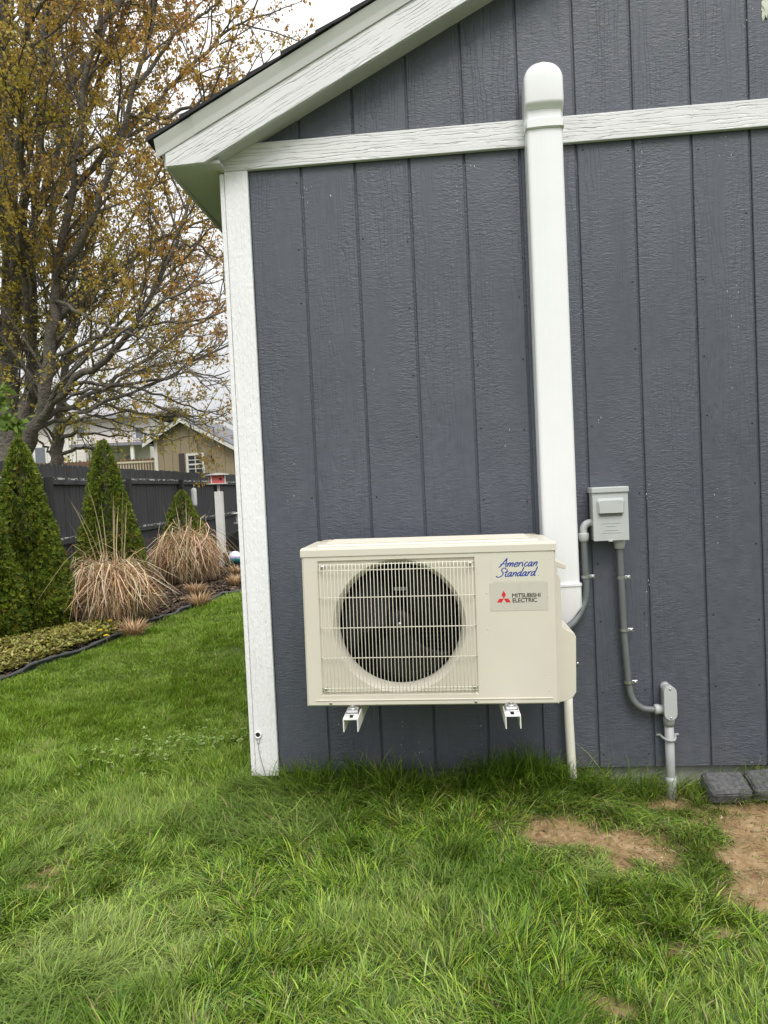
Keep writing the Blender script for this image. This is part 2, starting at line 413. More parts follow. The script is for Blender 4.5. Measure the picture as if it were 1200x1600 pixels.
def mat_ground():
    t = NT('ground_soil'); a = t.n('Attribute', attribute_name='tint'); s = t.n('SeparateColor'); t.l(a.outputs['Color'], s.inputs[0])
    v = t.coords('World')
    soil = t.ramp(t.noise(v, 60, 5), [(0.3, (0.045, 0.05, 0.016)), (0.7, (0.10, 0.11, 0.035))])
    turf = t.ramp(t.noise(v, 3, 4), [(0.3, (0.045, 0.085, 0.015)), (0.7, (0.08, 0.14, 0.025))])
    base = t.mix(0.5, soil, turf)
    dirt = t.ramp(t.noise(v, 24, 6), [(0.25, (0.175, 0.115, 0.055)), (0.5, (0.30, 0.205, 0.105)), (0.75, (0.44, 0.325, 0.19))])
    mul = t.ramp(t.noise(v, 50, 5), [(0.3, (0.018, 0.012, 0.008)), (0.7, (0.06, 0.042, 0.03))])
    c = t.mix(s.outputs[0], base, dirt); c = t.mix(s.outputs[1], c, mul)
    b = t.bump(t.noise(v, 45, 6), 0.8, 0.012); b = t.bump(t.noise(v, 260, 4), 0.5, 0.003, b)
    return t.fin(c, 0.9, b, spec=0.2)
ground = link('ground', np_mesh('ground', Vg, Fg, mat_ground(), gcol, smooth=True)); tag(ground, kind='structure')

# ================================================================== THE BLUE-GREY SHED
S8 = 0.2032
XL, XR = -0.306, 3.90          # outer faces of the side walls
PEAK_X = (XL + XR) / 2
PITCHS = 0.492
def rake_z(x): return 2.325 + PITCHS * (min(x, 2 * PEAK_X - x) - XL)     # underside of the rake at the wall
shed = empty('shed', (1.8, 2.0, 0), 'dark blue-grey panelled shed with white trim boards filling most of the picture', 'shed')
def sp(mb, name, mat, parent=shed, **k):
    """part of the shed, built in world coordinates"""
    o = mb.build(name, mat, parent, **k); off = Vector((1.8, 2.0, 0))
    if parent is shed: o.location = Vector(o.location) - off
    return o
# core wall slab behind the planks (its face is the bottom of the grooves)
wall = sp(MB().prism([(XL + 0.004, 0.004), (XR - 0.004, 0.004), (XR - 0.004, rake_z(XR)), (PEAK_X, rake_z(PEAK_X)), (XL + 0.004, rake_z(XL))], 0.0065, 0.05), 'front_wall', M_SIDING)
woff = Vector((0, 0, 0))
def plank(x0, x1, z0, ztop0, ztop1, name='siding_plank'):
    w = 0.0085
    mb = MB(); mb.prism([(x0 + w / 2, z0), (x1 - w / 2, z0), (x1 - w / 2, ztop1), (x0 + w / 2, ztop0)], -0.0015, 0.008, bev=0.0022)
    return mb.build(name, M_SIDING, wall)
for k in range(-1, 10):
    x0 = k * S8 if k >= 0 else -0.204; x1 = (k + 1) * S8
    plank(x0, x1, 0.0, 2.312, 2.312)
    if x1 > -0.1:
        zb = 2.386; t0, t1 = rake_z(x0) + 0.02, rake_z(x1) + 0.02
        plank(x0, x1, zb, max(t0, zb + 0.005), max(t1, zb + 0.01))
nl_ = MB()
for k in range(0, 9):
    for j in range(10):
        x_ = k * S8 + (0.022 if k % 2 else -0.02) + random.uniform(-.004, .004); z_ = 0.06 + 0.245 * j + random.uniform(-.03, .03)
        if z_ < 2.28 and random.random() < 0.62: nl_.lathe([(0.0034, 0.001), (0.0034, -0.0004), (0.0001, -0.0004)], (x_, -0.0016, z_), 'y', 8)
nl_.build('nail_heads', plain('nail_rust', (0.02, 0.019, 0.02), 0.7), wall)['kind'] = 'stuff'
# remaining siding out of the picture: one ribbed sheet each
mb = MB()
for k in range(10, 20):
    mb.prism([(k * S8 + 0.005, 0), (min((k + 1) * S8, XR) - 0.005, 0), (min((k + 1) * S8, XR) - 0.005, rake_z((k + 1) * S8)), (k * S8 + 0.005, rake_z(k * S8))], -0.0015, 0.008)
sp(mb, 'siding_sheet', M_SIDING)
for xs, nm in ((XL + 0.012, 'side_wall'), (XR - 0.012, 'side_wall')):
    mb = MB(); mb.box((xs - 0.008, 0.051, 0.004), (xs + 0.008, 5.0, 2.32))
    for j in range(24):
        mb.box((xs - 0.012, 0.06 + j * S8 + 0.005, 0), (xs + 0.012, 0.06 + (j + 1) * S8 - 0.005, 2.318))
    sp(mb, nm, M_SIDING)
sp(MB().box((XL + 0.03, 4.99, 0), (XR - 0.03, 5.02, 2.32)).prism([(XL + 0.03, 2.3201), (XR - 0.03, 2.3201), (PEAK_X, rake_z(PEAK_X))], 4.99, 5.02), 'back_wall', M_SIDING)
sp(MB().box((XL + 0.03, 0.03, -0.4), (XR - 0.03, 4.97, -0.003)), 'foundation', M_FOUND)
# corner board: front leaf and side leaf
def board(name, p0, length, width, thick, ang, mat, y=-0.021, cut=None, parent=shed):
    """board lying in the wall plane: local x along its length, z across, front face at world y"""
    mb = MB(); mb.box((0, 0, 0), (length, thick, width), bev=0.0025, seg=2)
    o = mb.build(name, mat, parent); o.rotation_euler = (0, -ang, 0)
    o.location = Vector((p0[0], y, p0[1])) - Vector((1.8, 2.0, 0)); return o
# (a vertical board turns its length upwards)
board('corner_board', (-0.2005, -0.006), 2.306, 0.0890, 0.019, math.pi / 2, M_POST)
o = MB().box((0, 0, 0), (2.30, 0.0170, 0.11), bev=0.0025, seg=2).build('corner_board', M_POST, shed)
o.rotation_euler = (0, -math.pi / 2, 0); o.rotation_euler = Matrix(((0, -1, 0), (0, 0, 1), (1, 0, 0))).to_3x3().transposed().to_euler()
o.matrix_local = Matrix.Translation(Vector((XL - 0.0025, -0.0185, -0.006)) - Vector((1.8, 2.0, 0))) @ Matrix(((0, 1, 0, 0), (0, 0, 1, 0), (1, 0, 0, 0), (0, 0, 0, 1)))
board('band_board', (-0.304, 2.3015), 4.15, 0.096, 0.019, 0.0, M_TRIM)
# --- eave and rake
OH = 0.105
ang = math.atan(PITCHS)
def along(x0, z0, x1, z1, y0, y1, thick):
    pass
EX, EZ = -0.482, 2.300          # outer lower corner of the eave
ZL = lambda x: 2.306 + PITCHS * (x + 0.336)        # lower edge of the rake board (outer)
# rake fascia board with the level cut at its foot; built along its own length so the grain follows it
def rake_board():
    poly_w = [(EX, EZ), (-0.338, 2.304), (PEAK_X, ZL(PEAK_X)), (PEAK_X, ZL(PEAK_X) + 0.160), (EX, ZL(EX) + 0.160)]
    loc = Vector((EX, 0, EZ)); R = Matrix.Rotation(ang, 4, 'Y')     # world -> board frame
    pl = [(R @ (Vector((x, 0, z)) - loc)) for x, z in poly_w]
    mb = MB(); mb.prism([(p.x, p.z) for p in pl], -OH, -OH + 0.019, bev=0.0018)
    o = mb.build('rake_board', M_TRIM, shed); o.rotation_euler = (0, -ang, 0); o.location = loc - Vector((1.8, 2.0, 0))
rake_board()
# other slope, out of the picture
mb = MB(); mb.prism([(PEAK_X, ZL(PEAK_X)), (PEAK_X, ZL(PEAK_X) + 0.16), (2 * PEAK_X - EX, ZL(EX) + 0.16), (2 * PEAK_X - EX, EZ), (2 * PEAK_X + 0.338, 2.304)], -OH, -OH + 0.019, bev=0.0018)
sp(mb, 'rake_board', M_TRIM)
# rake soffit (sloping underside between wall and rake board)
mb = MB(); mb.prism([(-0.336, 2.312), (PEAK_X, ZL(PEAK_X) + 0.006), (PEAK_X, ZL(PEAK_X) + 0.02), (-0.336, 2.326)], -OH + 0.0195, 0.006)
sp(mb, 'rake_soffit', M_SOFFIT)
# level eave soffit and the joint strip where it meets the rake soffit
mb = MB(); mb.box((EX + 0.004, -OH + 0.0195, 2.306), (XL + 0.02, 5.1, 2.318)); sp(mb, 'eave_soffit', M_SOFFIT)
mb = MB(); mb.box((-0.3395, -OH + 0.0197, 2.3035), (-0.3375, -0.0215, 2.3118)); sp(mb, 'soffit_strip', M_DRIP)
mb = MB(); mb.box((EX - 0.012, -OH + 0.0195, EZ), (EX + 0.004, 5.1, ZL(EX) + 0.135), bev=0.002); sp(mb, 'eave_board', M_SOFFIT)
mb = MB(); mb.box((2 * PEAK_X - EX - 0.004, -OH + 0.0195, EZ), (2 * PEAK_X - EX + 0.012, 5.1, ZL(EX) + 0.135)); sp(mb, 'eave_board', M_SOFFIT)
# drip edge: bent metal running up the rake, in lengths with lap joints
def drip(x0, x1, lift):
    zt0, zt1 = ZL(x0) + 0.160, ZL(x1) + 0.160
    pr = [(-OH - 0.004 - lift, -0.046), (-OH - 0.0015 - lift, -0.047), (-OH - 0.003 - lift, -0.040), (-OH - 0.024 - lift, 0.004), (-OH - 0.026 - lift, 0.010), (-OH + 0.10, 0.010), (-OH + 0.10, 0.007), (-OH - 0.02 - lift, 0.0055)]
    mb = MB(); b = mb.bm
    A = [b.verts.new((x0, y, zt0 + h)) for y, h in pr]; B = [b.verts.new((x1, y, zt1 + h)) for y, h in pr]
    n = len(pr); b.faces.new(A); b.faces.new(B[::-1])
    for i in range(n): b.faces.new((A[i], B[i], B[(i + 1) % n], A[(i + 1) % n]))
    sp(mb, 'drip_edge', M_DRIP)
drip(EX - 0.03, -0.36, 0.0); drip(-0.368, 0.55, 0.002); drip(0.542, PEAK_X, 0.004)
# eave drip edge
mb = MB(); mb.prism([(EX - 0.036, ZL(EX) + 0.15), (EX - 0.013, ZL(EX) + 0.10), (EX - 0.0125, ZL(EX) + 0.152)], -OH + 0.02, 5.1); sp(mb, 'drip_edge', M_DRIP)
# roof deck and shingle courses
mb = MB(); zt = 0.172
mb.prism([(EX - 0.02, ZL(EX - 0.02) + zt - 0.06), (PEAK_X, ZL(PEAK_X) + zt - 0.06), (2 * PEAK_X - EX + 0.02, ZL(EX - 0.02) + zt - 0.06), (2 * PEAK_X - EX + 0.02, ZL(EX - 0.02) + zt), (PEAK_X, ZL(PEAK_X) + zt), (EX - 0.02, ZL(EX - 0.02) + zt)], -OH + 0.03, 5.1)
sp(mb, 'roof_deck', M_SOFFIT)
step = 0.142 * math.cos(ang)
ncr = int((PEAK_X - EX + 0.05) / step) + 1
for i in range(ncr):
    xa = EX - 0.055 + i * step; xb = xa + step * 1.55
    xb = min(xb, PEAK_X + 0.03)
    yo = -OH - 0.030 - random.uniform(0, 0.012)
    b_ = ZL(xa) + zt + 0.003
    mb = MB(); lo, hi = 0.017, 0.003
    mb.prism([(xa, b_), (xb, ZL(xb) + zt + 0.003), (xb, ZL(xb) + zt + 0.003 + hi), (xa, b_ + lo)], yo, 5.14)
    sp(mb, 'shingle_course', M_SHINGLE)
mb = MB()
for i in range(ncr):
    xa = EX - 0.055 + i * step; xb = min(xa + step * 1.55, PEAK_X + 0.03); W = 2 * PEAK_X
    mb.prism([(W - xa, ZL(xa) + zt + 0.003), (W - xb, ZL(xb) + zt + 0.003), (W - xb, ZL(xb) + zt + 0.006), (W - xa, ZL(xa) + zt + 0.02)], -OH - 0.03, 5.14)
sp(mb, 'shingle_slope', M_SHINGLE)
# flaked paint specks in loose vertical trails
ch = MB()
for (px, y0, y1, n_, sp_) in ((712, 290, 380, 9, 3), (735, 255, 262, 3, 8), (1000, 215, 330, 12, 5), (1134, 205, 245, 7, 14), (1150, 440, 520, 8, 10), (1138, 560, 640, 4, 6), (1012, 745, 800, 4, 4), (1120, 760, 850, 4, 10), (628, 1125, 1192, 12, 5), (655, 1140, 1185, 5, 9), (530, 1125, 1140, 3, 7),
                              (480, 270, 330, 6, 8), (1178, 1180, 1192, 3, 12), (1012, 900, 990, 4, 4), (585, 560, 640, 3, 10), (790, 640, 720, 3, 12), (455, 720, 800, 3, 10), (1060, 30, 90, 3, 20), (1165, 10, 60, 6, 9), (940, 640, 700, 3, 10), (750, 1130, 1185, 4, 8)):
    for q in range(n_):
        p = at_y(px + random.gauss(0, sp_) * 0.6, random.uniform(y0, y1), -0.0018); w_, h_ = random.uniform(0.0006, 0.0014), random.uniform(0.001, 0.004)
        t_ = random.uniform(-0.3, 0.3); v_ = []
        for (ax_, az_) in ((-1, -.8), (.6, -1), (1, .3), (.2, 1), (-.8, .6)):
            v_.append(ch.bm.verts.new((p[0] + w_ * ax_ * random.uniform(.7, 1.2) + h_ * az_ * t_, -0.0019, p[2] + h_ * az_ * random.uniform(.7, 1.2))))
        ch.bm.faces.new(v_)
ch.build('paint_flecks', plain('bare_fleck', (0.52, 0.53, 0.51), 0.7, 0.2), wall)['kind'] = 'stuff'
# pale caulk smear and hole on the gable
mb = MB(); c0 = at_y(1196, 10, 0)
bmesh.ops.create_icosphere(mb.bm, subdivisions=3, radius=1.0)
for v in mb.bm.verts:
    n = 1 + 0.45 * math.sin(7 * v.co.z + 3 * v.co.x) * math.cos(5 * v.co.x); v.co = Vector((v.co.x * 0.016 * n, v.co.y * 0.007, v.co.z * 0.045 * n))
sp(mb, 'caulk_smear', plain('caulk', (0.6, 0.63, 0.52), 0.7, 0.2, 60, 0.6, 200, 0.002), loc=(c0[0], -0.002, c0[2]))

# ================================================================== OUTDOOR UNIT
UX, UY, UZ = 0.0125, -0.455, 0.3905
UW, UH, UD = 0.803, 0.492, 0.315
unit = empty('heat_pump_unit', (UX, UY, UZ), 'cream boxy outdoor heat pump unit with round fan behind a wire grille', 'heat pump', rot=(0, 0.011, 0))
RX0, RX1, RZ0, RZ1 = 0.050, 0.552, 0.036, 0.472
FCX, FCZ, FR = 0.306, 0.256, 0.2145
REC = 0.007
def front_panel():
    mb = MB(); b = mb.bm
    def V(x, y, z): return b.verts.new((x, y, z))
    e = 0.006                                   # rounded outer edge
    O = [V(e, 0, e), V(UW - e, 0, e), V(UW - e, 0, UH), V(e, 0, UH)]
    O2 = [V(0, e, e * .2), V(UW, e, e * .2), V(UW, e, UH), V(0, e, UH)]
    Bk = [V(0, UD, 0), V(UW, UD, 0), V(UW, UD, UH), V(0, UD, UH)]
    r_ = 0.004
    I = [V(RX0, 0, RZ0), V(RX1, 0, RZ0), V(RX1, 0, RZ1), V(RX0, 0, RZ1)]
    I2 = [V(RX0 + r_, REC, RZ0 + r_), V(RX1 - r_, REC, RZ0 + r_), V(RX1 - r_, REC, RZ1 - r_), V(RX0 + r_, REC, RZ1 - r_)]
    for i in range(4):
        j = (i + 1) % 4
        b.faces.new((O[i], O[j], I[j], I[i])); b.faces.new((I[i], I[j], I2[j], I2[i]))
        b.faces.new((O2[i], O2[j], O[j], O[i]))
        if i != 2: b.faces.new((Bk[i], Bk[j], O2[j], O2[i]))
    # recess plane with the round opening: circle points joined to the rectangle
    N = 96; x0, x1, z0, z1 = RX0 + r_, RX1 - r_, RZ0 + r_, RZ1 - r_
    circ, rect = [], []
    cor = [math.atan2(zz - FCZ, xx - FCX) for xx, zz in ((x0, z0), (x1, z0), (x1, z1), (x0, z1))]
    angs = [2 * math.pi * k / N for k in range(N)]
    for c in cor:                                # snap the nearest ray to each corner
        c %= 2 * math.pi; k = min(range(N), key=lambda q: abs(angs[q] - c)); angs[k] = c
    for a in angs:
        ca, sa = math.cos(a), math.sin(a)
        circ.append(V(FCX + FR * ca, REC, FCZ + FR * sa))
        t = min([((x1 if ca > 0 else x0) - FCX) / ca if abs(ca) > 1e-6 else 9, ((z1 if sa > 0 else z0) - FCZ) / sa if abs(sa) > 1e-6 else 9])
        rect.append(V(FCX + t * ca, REC, FCZ + t * sa))
    for k in range(N):
        j = (k + 1) % N; b.faces.new((rect[k], rect[j], circ[j], circ[k]))
    bmesh.ops.remove_doubles(b, verts=b.verts, dist=1e-5)
    # bell mouth
    prev = circ
    for (dr, dy) in ((-0.003, 0.004), (-0.008, 0.011), (-0.013, 0.022), (-0.016, 0.036), (-0.0165, 0.062)):
        ring = [V(FCX + (FR + dr) * math.cos(a), REC + dy, FCZ + (FR + dr) * math.sin(a)) for a in angs]
        for k in range(N):
            j = (k + 1) % N; f = b.faces.new((prev[k], prev[j], ring[j], ring[k])); f.smooth = True
        prev = ring
    return mb.build('casing', M_UNIT, unit)
casing = front_panel()
# crease line pressed along the foot of the panel
MB().box((0.03, -0.0022, 0.0185), (UW - 0.02, 0.001, 0.0225), bev=0.0008).build('pressed_rib', M_UNIT, unit)
# dark interior
mb = MB(); x0_, x1_, y0_, y1_, z0_, z1_ = 0.02, 0.592, REC + 0.0625, 0.21, 0.012, UH - 0.008
mb.quad((x0_, y1_, z0_), (x1_, y1_, z0_), (x1_, y1_, z1_), (x0_, y1_, z1_)); mb.quad((x0_, y0_, z0_), (x0_, y1_, z0_), (x0_, y1_, z1_), (x0_, y0_, z1_))
mb.quad((x1_, y0_, z0_), (x1_, y1_, z0_), (x1_, y1_, z1_), (x1_, y0_, z1_)); mb.quad((x0_, y0_, z0_), (x1_, y0_, z0_), (x1_, y1_, z0_), (x0_, y1_, z0_))
mb.quad((x0_, y0_, z1_), (x1_, y0_, z1_), (x1_, y1_, z1_), (x0_, y1_, z1_)); mb.build('inner_cavity', M_DARK, unit, recalc=False)
# coil fins at the back of the cavity (inside the dark box the back wall shows faint tubes)
# fan: hub and three swept blades
fan = MB().lathe([(0.0001, -0.012), (0.03, -0.011), (0.043, -0.004), (0.046, 0.01), (0.046, 0.05)], (FCX, 0.055, FCZ), 'y', 32).build('fan', M_FAN, unit)
def blade(a0):
    mb = MB(); b = mb.bm; NR, NA = 8, 12; g = []
    for i in range(NR + 1):
        f = i / NR; r = 0.043 + f * 0.144; row = []
        for j in range(NA + 1):
            t = j / NA; sw = math.radians(86 + 12 * f)
            a = a0 + t * sw + 0.35 * f ** 1.5 * (1 - t * 0.4)
            row.append(b.verts.new((FCX + r * math.cos(a), 0.052 + 0.05 * (1 - t) - 0.012 * f * math.sin(math.pi * t), FCZ + r * math.sin(a))))
        g.append(row)
    for i in range(NR):
        for j in range(NA):
            f = b.faces.new((g[i][j], g[i][j + 1], g[i + 1][j + 1], g[i + 1][j])); f.smooth = True
    o = mb.build('fan_blade', M_FANL, fan)
    sm = o.modifiers.new('thick', 'SOLIDIFY'); sm.thickness = 0.003
M_FANL = plain('fan_blade', (0.006, 0.0055, 0.005), 0.6, 0.1, spec=0.3)
for k in range(3): blade(math.radians(100 + 120 * k))
MB().lathe([(0.0001, -0.004), (0.006, -0.004), (0.006, 0.004)], (FCX, 0.043, FCZ), 'y', 12).build('hub_nut', M_STEEL, fan)
# pale motor bracket and tag seen behind the blades
mb = MB(); mb.box((0.285, 0.1145, 0.355), (0.362, 0.119, 0.366)); mb.box((0.325, 0.1145, 0.338), (0.345, 0.118, 0.35))
mb.build('motor_bracket', M_STEEL, unit)
mb = MB()
for k in range(9): mb.box((0.36, 0.196, 0.10 + 0.014 * k), (0.43 + 0.004 * k, 0.1985, 0.102 + 0.014 * k))
mb.build('coil_fin', plain('coil', (0.06, 0.06, 0.065), 0.5, metal=0.5), unit)['kind'] = 'stuff'
# wire grille
mb = MB(); wr = 0.00125; ny_ = -0.010
nw = 43; gx0, gx1, gz0, gz1 = 0.060, 0.543, 0.046, 0.462
for k in range(nw):
    x = gx0 + (gx1 - gx0) * k / (nw - 1)
    mb.tube([(x, 0.006, gz0), (x, -0.004, gz0 + 0.001), (x, ny_, gz0 + 0.006), (x, ny_ - 0.002, (gz0 + gz1) / 2), (x, ny_, gz1 - 0.018), (x, -0.004, gz1 - 0.003), (x, 0.006, gz1)], wr, 5)
for z, yy in ((gz0 + 0.004, ny_ + 0.006), (gz0 + 0.015, ny_ + 0.001), (0.159, ny_ + 0.001), (0.256, ny_), (0.353, ny_ + 0.001), (gz1 - 0.022, ny_ + 0.001), (gz1 - 0.004, -0.003)):
    mb.tube([(gx0 - 0.006, 0.006, z), (gx0 - 0.003, yy + 0.006, z), (gx0 + 0.006, yy + 0.0022, z), (gx1 - 0.006, yy + 0.0022, z), (gx1 + 0.003, yy + 0.006, z), (gx1 + 0.006, 0.006, z)], 0.0016, 6)
grille = mb.build('wire_grille', plain('grille_coat', (0.72, 0.69, 0.58), 0.35, 0.02), unit); grille['kind'] = 'stuff'
for x, z in ((0.062, 0.058), (0.541, 0.058), (0.066, 0.452), (0.537, 0.452)):
    MB().lathe([(0.006, 0.006), (0.006, -0.003), (0.004, -0.005), (0.0001, -0.005)], (x, 0, z), 'y', 12).build('screw', M_STEEL, unit)
for x in (0.078, 0.542):
    MB().lathe([(0.0045, 0.001), (0.0045, -0.003), (0.003, -0.0045), (0.0001, -0.0045)], (x, 0, 0.0125), 'y', 12).build('screw', M_STEEL, unit)
# lid: overhanging pressed top with chamfered rear corners and a ribbed panel
mb = MB(); b = mb.bm
def lid_ring(ins, z):
    c = 0.03
    P = [(-0.003 + ins, -0.003 + ins), (UW + 0.003 - ins, -0.003 + ins), (UW + 0.003 - ins, UD - c), (UW + 0.003 - c, UD - ins), (c - 0.003, UD - ins), (-0.003 + ins, UD - c)]
    return [b.verts.new((x, y, z)) for x, y in P]
rings = [lid_ring(i, z) for i, z in ((0.0, UH - 0.006), (0.0, UH + 0.014), (0.002, UH + 0.0195), (0.006, UH + 0.022), (0.05, UH + 0.0235), (0.053, UH + 0.0275))]
for i in range(len(rings) - 1):
    for k in range(6): b.faces.new((rings[i][k], rings[i][(k + 1) % 6], rings[i + 1][(k + 1) % 6], rings[i + 1][k]))
b.faces.new(rings[0][::-1]); b.faces.new(rings[-1])
lid = mb.build('lid', M_UNIT, unit)
mb = MB()
for k in range(5): mb.box((0.07, 0.07 + 0.042 * k, UH + 0.0274), (UW - 0.07, 0.088 + 0.042 * k, UH + 0.0305), bev=0.0012)
mb.build('lid_rib', M_UNIT, lid)['kind'] = 'stuff'
MB().box((0.004, 0.004, UH - 0.0055), (UW - 0.004, UD - 0.03, UH - 0.0052)).build('seam', M_DARK, unit)
# service cover on the side
prof = [(0, 0.0), (0.030, 0.006), (0.052, 0.018), (0.062, 0.034), (0.066, 0.212), (0.060, 0.226), (0.040, 0.234), (0.024, 0.246), (0.022, 0.262), (0.022, 0.400), (0.018, 0.412), (0.012, 0.418), (0.014, 0.438), (0.036, 0.430), (0.040, 0.436), (0.040, 0.444), (0.024, 0.452), (0, 0.462)]
mb = MB(); mb.prism([(UW - 0.0005 + x, z - 0.012) for x, z in prof], 0.055, 0.262, bev=0.0015)
mb.build('service_cover', M_UNIT, unit)
# labels
def flat_poly(mb, pts, y): mb.bm.faces.new([mb.bm.verts.new((x, y, z)) for x, z in pts])
def face_uv(px, py):
    p = at_y(px, py, UY); q = unit_inv @ Vector(p); return q.x, q.z
bpy.context.view_layer.update(); unit_inv = unit.matrix_world.inverted()
def plate(name, corners, mat, y0, thick=0.0006):
    mb = MB(); pts = [face_uv(*c) for c in corners]; xs = [p[0] for p in pts]; zs = [p[1] for p in pts]
    mb.box((min(xs), y0 - thick, min(zs)), (max(xs), y0, max(zs)), bev=0.0002); return mb.build(name, mat, unit)
film = plate('clear_sticker', [(767, 864), (852, 908)], M_STICK, -0.0001, 0.0004)
name_plate = plate('name_plate', [(764.5, 911), (857, 953)], M_PLATE, -0.0001)
# script lettering, drawn as pen strokes
L = {
 'A': ([[(-.04, -.05), (.08, .12), (.22, .5), (.40, 1.0)], [(.40, 1.0), (.44, .5), (.52, 0.0)], [(.02, .30), (.25, .36), (.54, .38)]], .60),
 'm': ([[(0, .48), (.03, .24), (.02, 0)], [(.02, .1), (.12, .42), (.2, .46), (.23, .34), (.21, 0)], [(.22, .1), (.33, .42), (.41, .46), (.44, .34), (.42, .08), (.47, .0)]], .54),
 'e': ([[(.03, .22), (.22, .28), (.27, .40), (.18, .48), (.05, .36), (.02, .16), (.10, .01), (.22, .03), (.32, .14)]], .36),
 'r': ([[(0, .48), (.04, .26), (.02, 0)], [(.03, .16), (.11, .40), (.20, .48), (.26, .44)]], .28),
 'i': ([[(.02, .46), (.03, .2), (.05, .04), (.12, .02)], [(.055, .66), (.075, .70)]], .18),
 'c': ([[(.25, .42), (.16, .48), (.05, .36), (.02, .16), (.09, .01), (.2, .03), (.28, .12)]], .31),
 'a': ([[(.28, .40), (.18, .48), (.05, .34), (.02, .12), (.08, .0), (.18, .08), (.29, .44)], [(.29, .44), (.27, .12), (.31, .0), (.38, .08)]], .41),
 'n': ([[(0, .48), (.04, .24), (.02, 0)], [(.02, .1), (.14, .42), (.24, .46), (.27, .34), (.25, .08), (.30, 0)]], .37),
 'S': ([[(.50, .80), (.40, .98), (.22, .96), (.14, .76), (.24, .58), (.36, .40), (.32, .12), (.12, -.04), (-.08, .02), (-.14, .12)]], .52),
 't': ([[(.10, .82), (.08, .4), (.08, .08), (.16, .0), (.24, .06)], [(-.06, .48), (.1, .52), (.26, .54)]], .26),
 'd': ([[(.28, .40), (.18, .48), (.05, .34), (.02, .12), (.08, .0), (.18, .08), (.29, .40)], [(.36, 1.0), (.31, .5), (.28, .12), (.33, .0), (.40, .08)]], .43),
}
def catmull(pts, n=6):
    P = [pts[0]] + list(pts) + [pts[-1]]; out = []
    for i in range(1, len(P) - 2):
        for k in range(n):
            t = k / n
            out.append(tuple(0.5 * ((2 * P[i][c]) + (-P[i - 1][c] + P[i + 1][c]) * t + (2 * P[i - 1][c] - 5 * P[i][c] + 4 * P[i + 1][c] - P[i + 2][c]) * t * t + (-P[i - 1][c] + 3 * P[i][c] - 3 * P[i + 1][c] + P[i + 2][c]) * t ** 3) for c in (0, 1)))
    out.append(tuple(pts[-1])); return out
def script(word, px0, px1, base_l, base_r, cap, name):
    (xa, za), (xb, zb) = face_uv(px0, base_l), face_uv(px1, base_r)
    adv = 0; strokes = []
    for ch in word:
        st, w = L[ch]
        for s in st: strokes.append([(x + adv + 0.26 * z, z) for x, z in catmull(s)])
        adv += w
    mnx = min(p[0] for s in strokes for p in s); mxx = max(p[0] for s in strokes for p in s)
    sx = (xb - xa) / (mxx - mnx); mb = MB()
    for k, s in enumerate(strokes):
        Q = [Vector((xa + (x - mnx) * sx, 0, za + (zb - za) * (x - mnx) / (mxx - mnx) + z * cap)) for x, z in s]
        y = -0.0008 - 0.00002 * k; n = len(Q); prev = None
        for i in range(n):
            d = (Q[min(i + 1, n - 1)] - Q[max(i - 1, 0)]).normalized()
            pw = 0.0016 * (0.75 + 0.35 * abs(d.z)) * (0.6 if i in (0, n - 1) else 1)
            nn = Vector((-d.z, 0, d.x)) * pw
            cur = (mb.bm.verts.new((Q[i].x + nn.x, y, Q[i].z + nn.z)), mb.bm.verts.new((Q[i].x - nn.x, y, Q[i].z - nn.z)))
            if prev: mb.bm.faces.new((prev[0], prev[1], cur[1], cur[0]))
            prev = cur
    mb.build(name, M_BLUE, film, recalc=False)
script('American', 779, 839.5, 886.2, 884.0, 0.0275, 'script_lettering')
script('Standard', 775.5, 840.5, 901.5, 898.8, 0.0275, 'script_lettering')
MB().lathe([(0.0011, 0), (0.0011, -0.0004), (0.0001, -0.0004)], (face_uv(841.5, 899)[0], -0.0006, face_uv(841.5, 899)[1]), 'y', 10).build('trademark_dot', M_BLUE, film)
# three red diamonds
lx, lz = face_uv(787.2, 935.2); sdm = 0.0143
dia = [(0, 0), (0.5 * sdm, 0.866 * sdm), (0, 1.732 * sdm), (-0.5 * sdm, 0.866 * sdm)]
for k in range(3):
    a = math.radians(120 * k); mb = MB()
    flat_poly(mb, [(lx + x * math.cos(a) - z * math.sin(a), lz + x * math.sin(a) + z * math.cos(a)) for x, z in dia], -0.0010)
    mb.build('red_diamond', M_RED, name_plate)
def text(body, px, py, px_r, cap, name, parent, bold=0.0):
    cu = bpy.data.curves.new(name, 'FONT'); cu.body = body; cu.size = 1.0; cu.offset = bold; cu.space_character = 0.93
    to = bpy.data.objects.new('tmp_text', cu); COL.objects.link(to); bpy.context.view_layer.update()
    me = bpy.data.meshes.new_from_object(to.evaluated_get(bpy.context.evaluated_depsgraph_get())); bpy.data.objects.remove(to)
    xs = [v.co.x for v in me.vertices]; ys = [v.co.y for v in me.vertices]
    (x0, z0), (x1, _) = face_uv(px, py), face_uv(px_r, py)
    for v in me.vertices:
        v.co = Vector((x0 + (v.co.x - min(xs)) / (max(xs) - min(xs)) * (x1 - x0), -0.0010, z0 + (v.co.y - min(ys)) / (max(ys) - min(ys)) * cap))
    n0 = len(me.vertices); co = [v.co.copy() for v in me.vertices]; pf = [tuple(p.vertices) for p in me.polygons]
    V, F = [], []
    for q, (dx, dz) in enumerate(((0, 0), (0.0005, 0), (0.00025, 0.0003), (0.00025, -0.0003))):     # heavier weight
        V += [(c.x + dx, c.y - 0.00002 * q, c.z + dz) for c in co]; F += [tuple(i + q * n0 for i in f) for f in pf]
    m2 = bpy.data.meshes.new(name); m2.from_pydata(V, [], F); setmat(m2, M_BLACK); link(name, m2, parent)
text('MITSUBISHI', 800.3, 933.6, 844.3, 0.0128, 'block_lettering', name_plate)
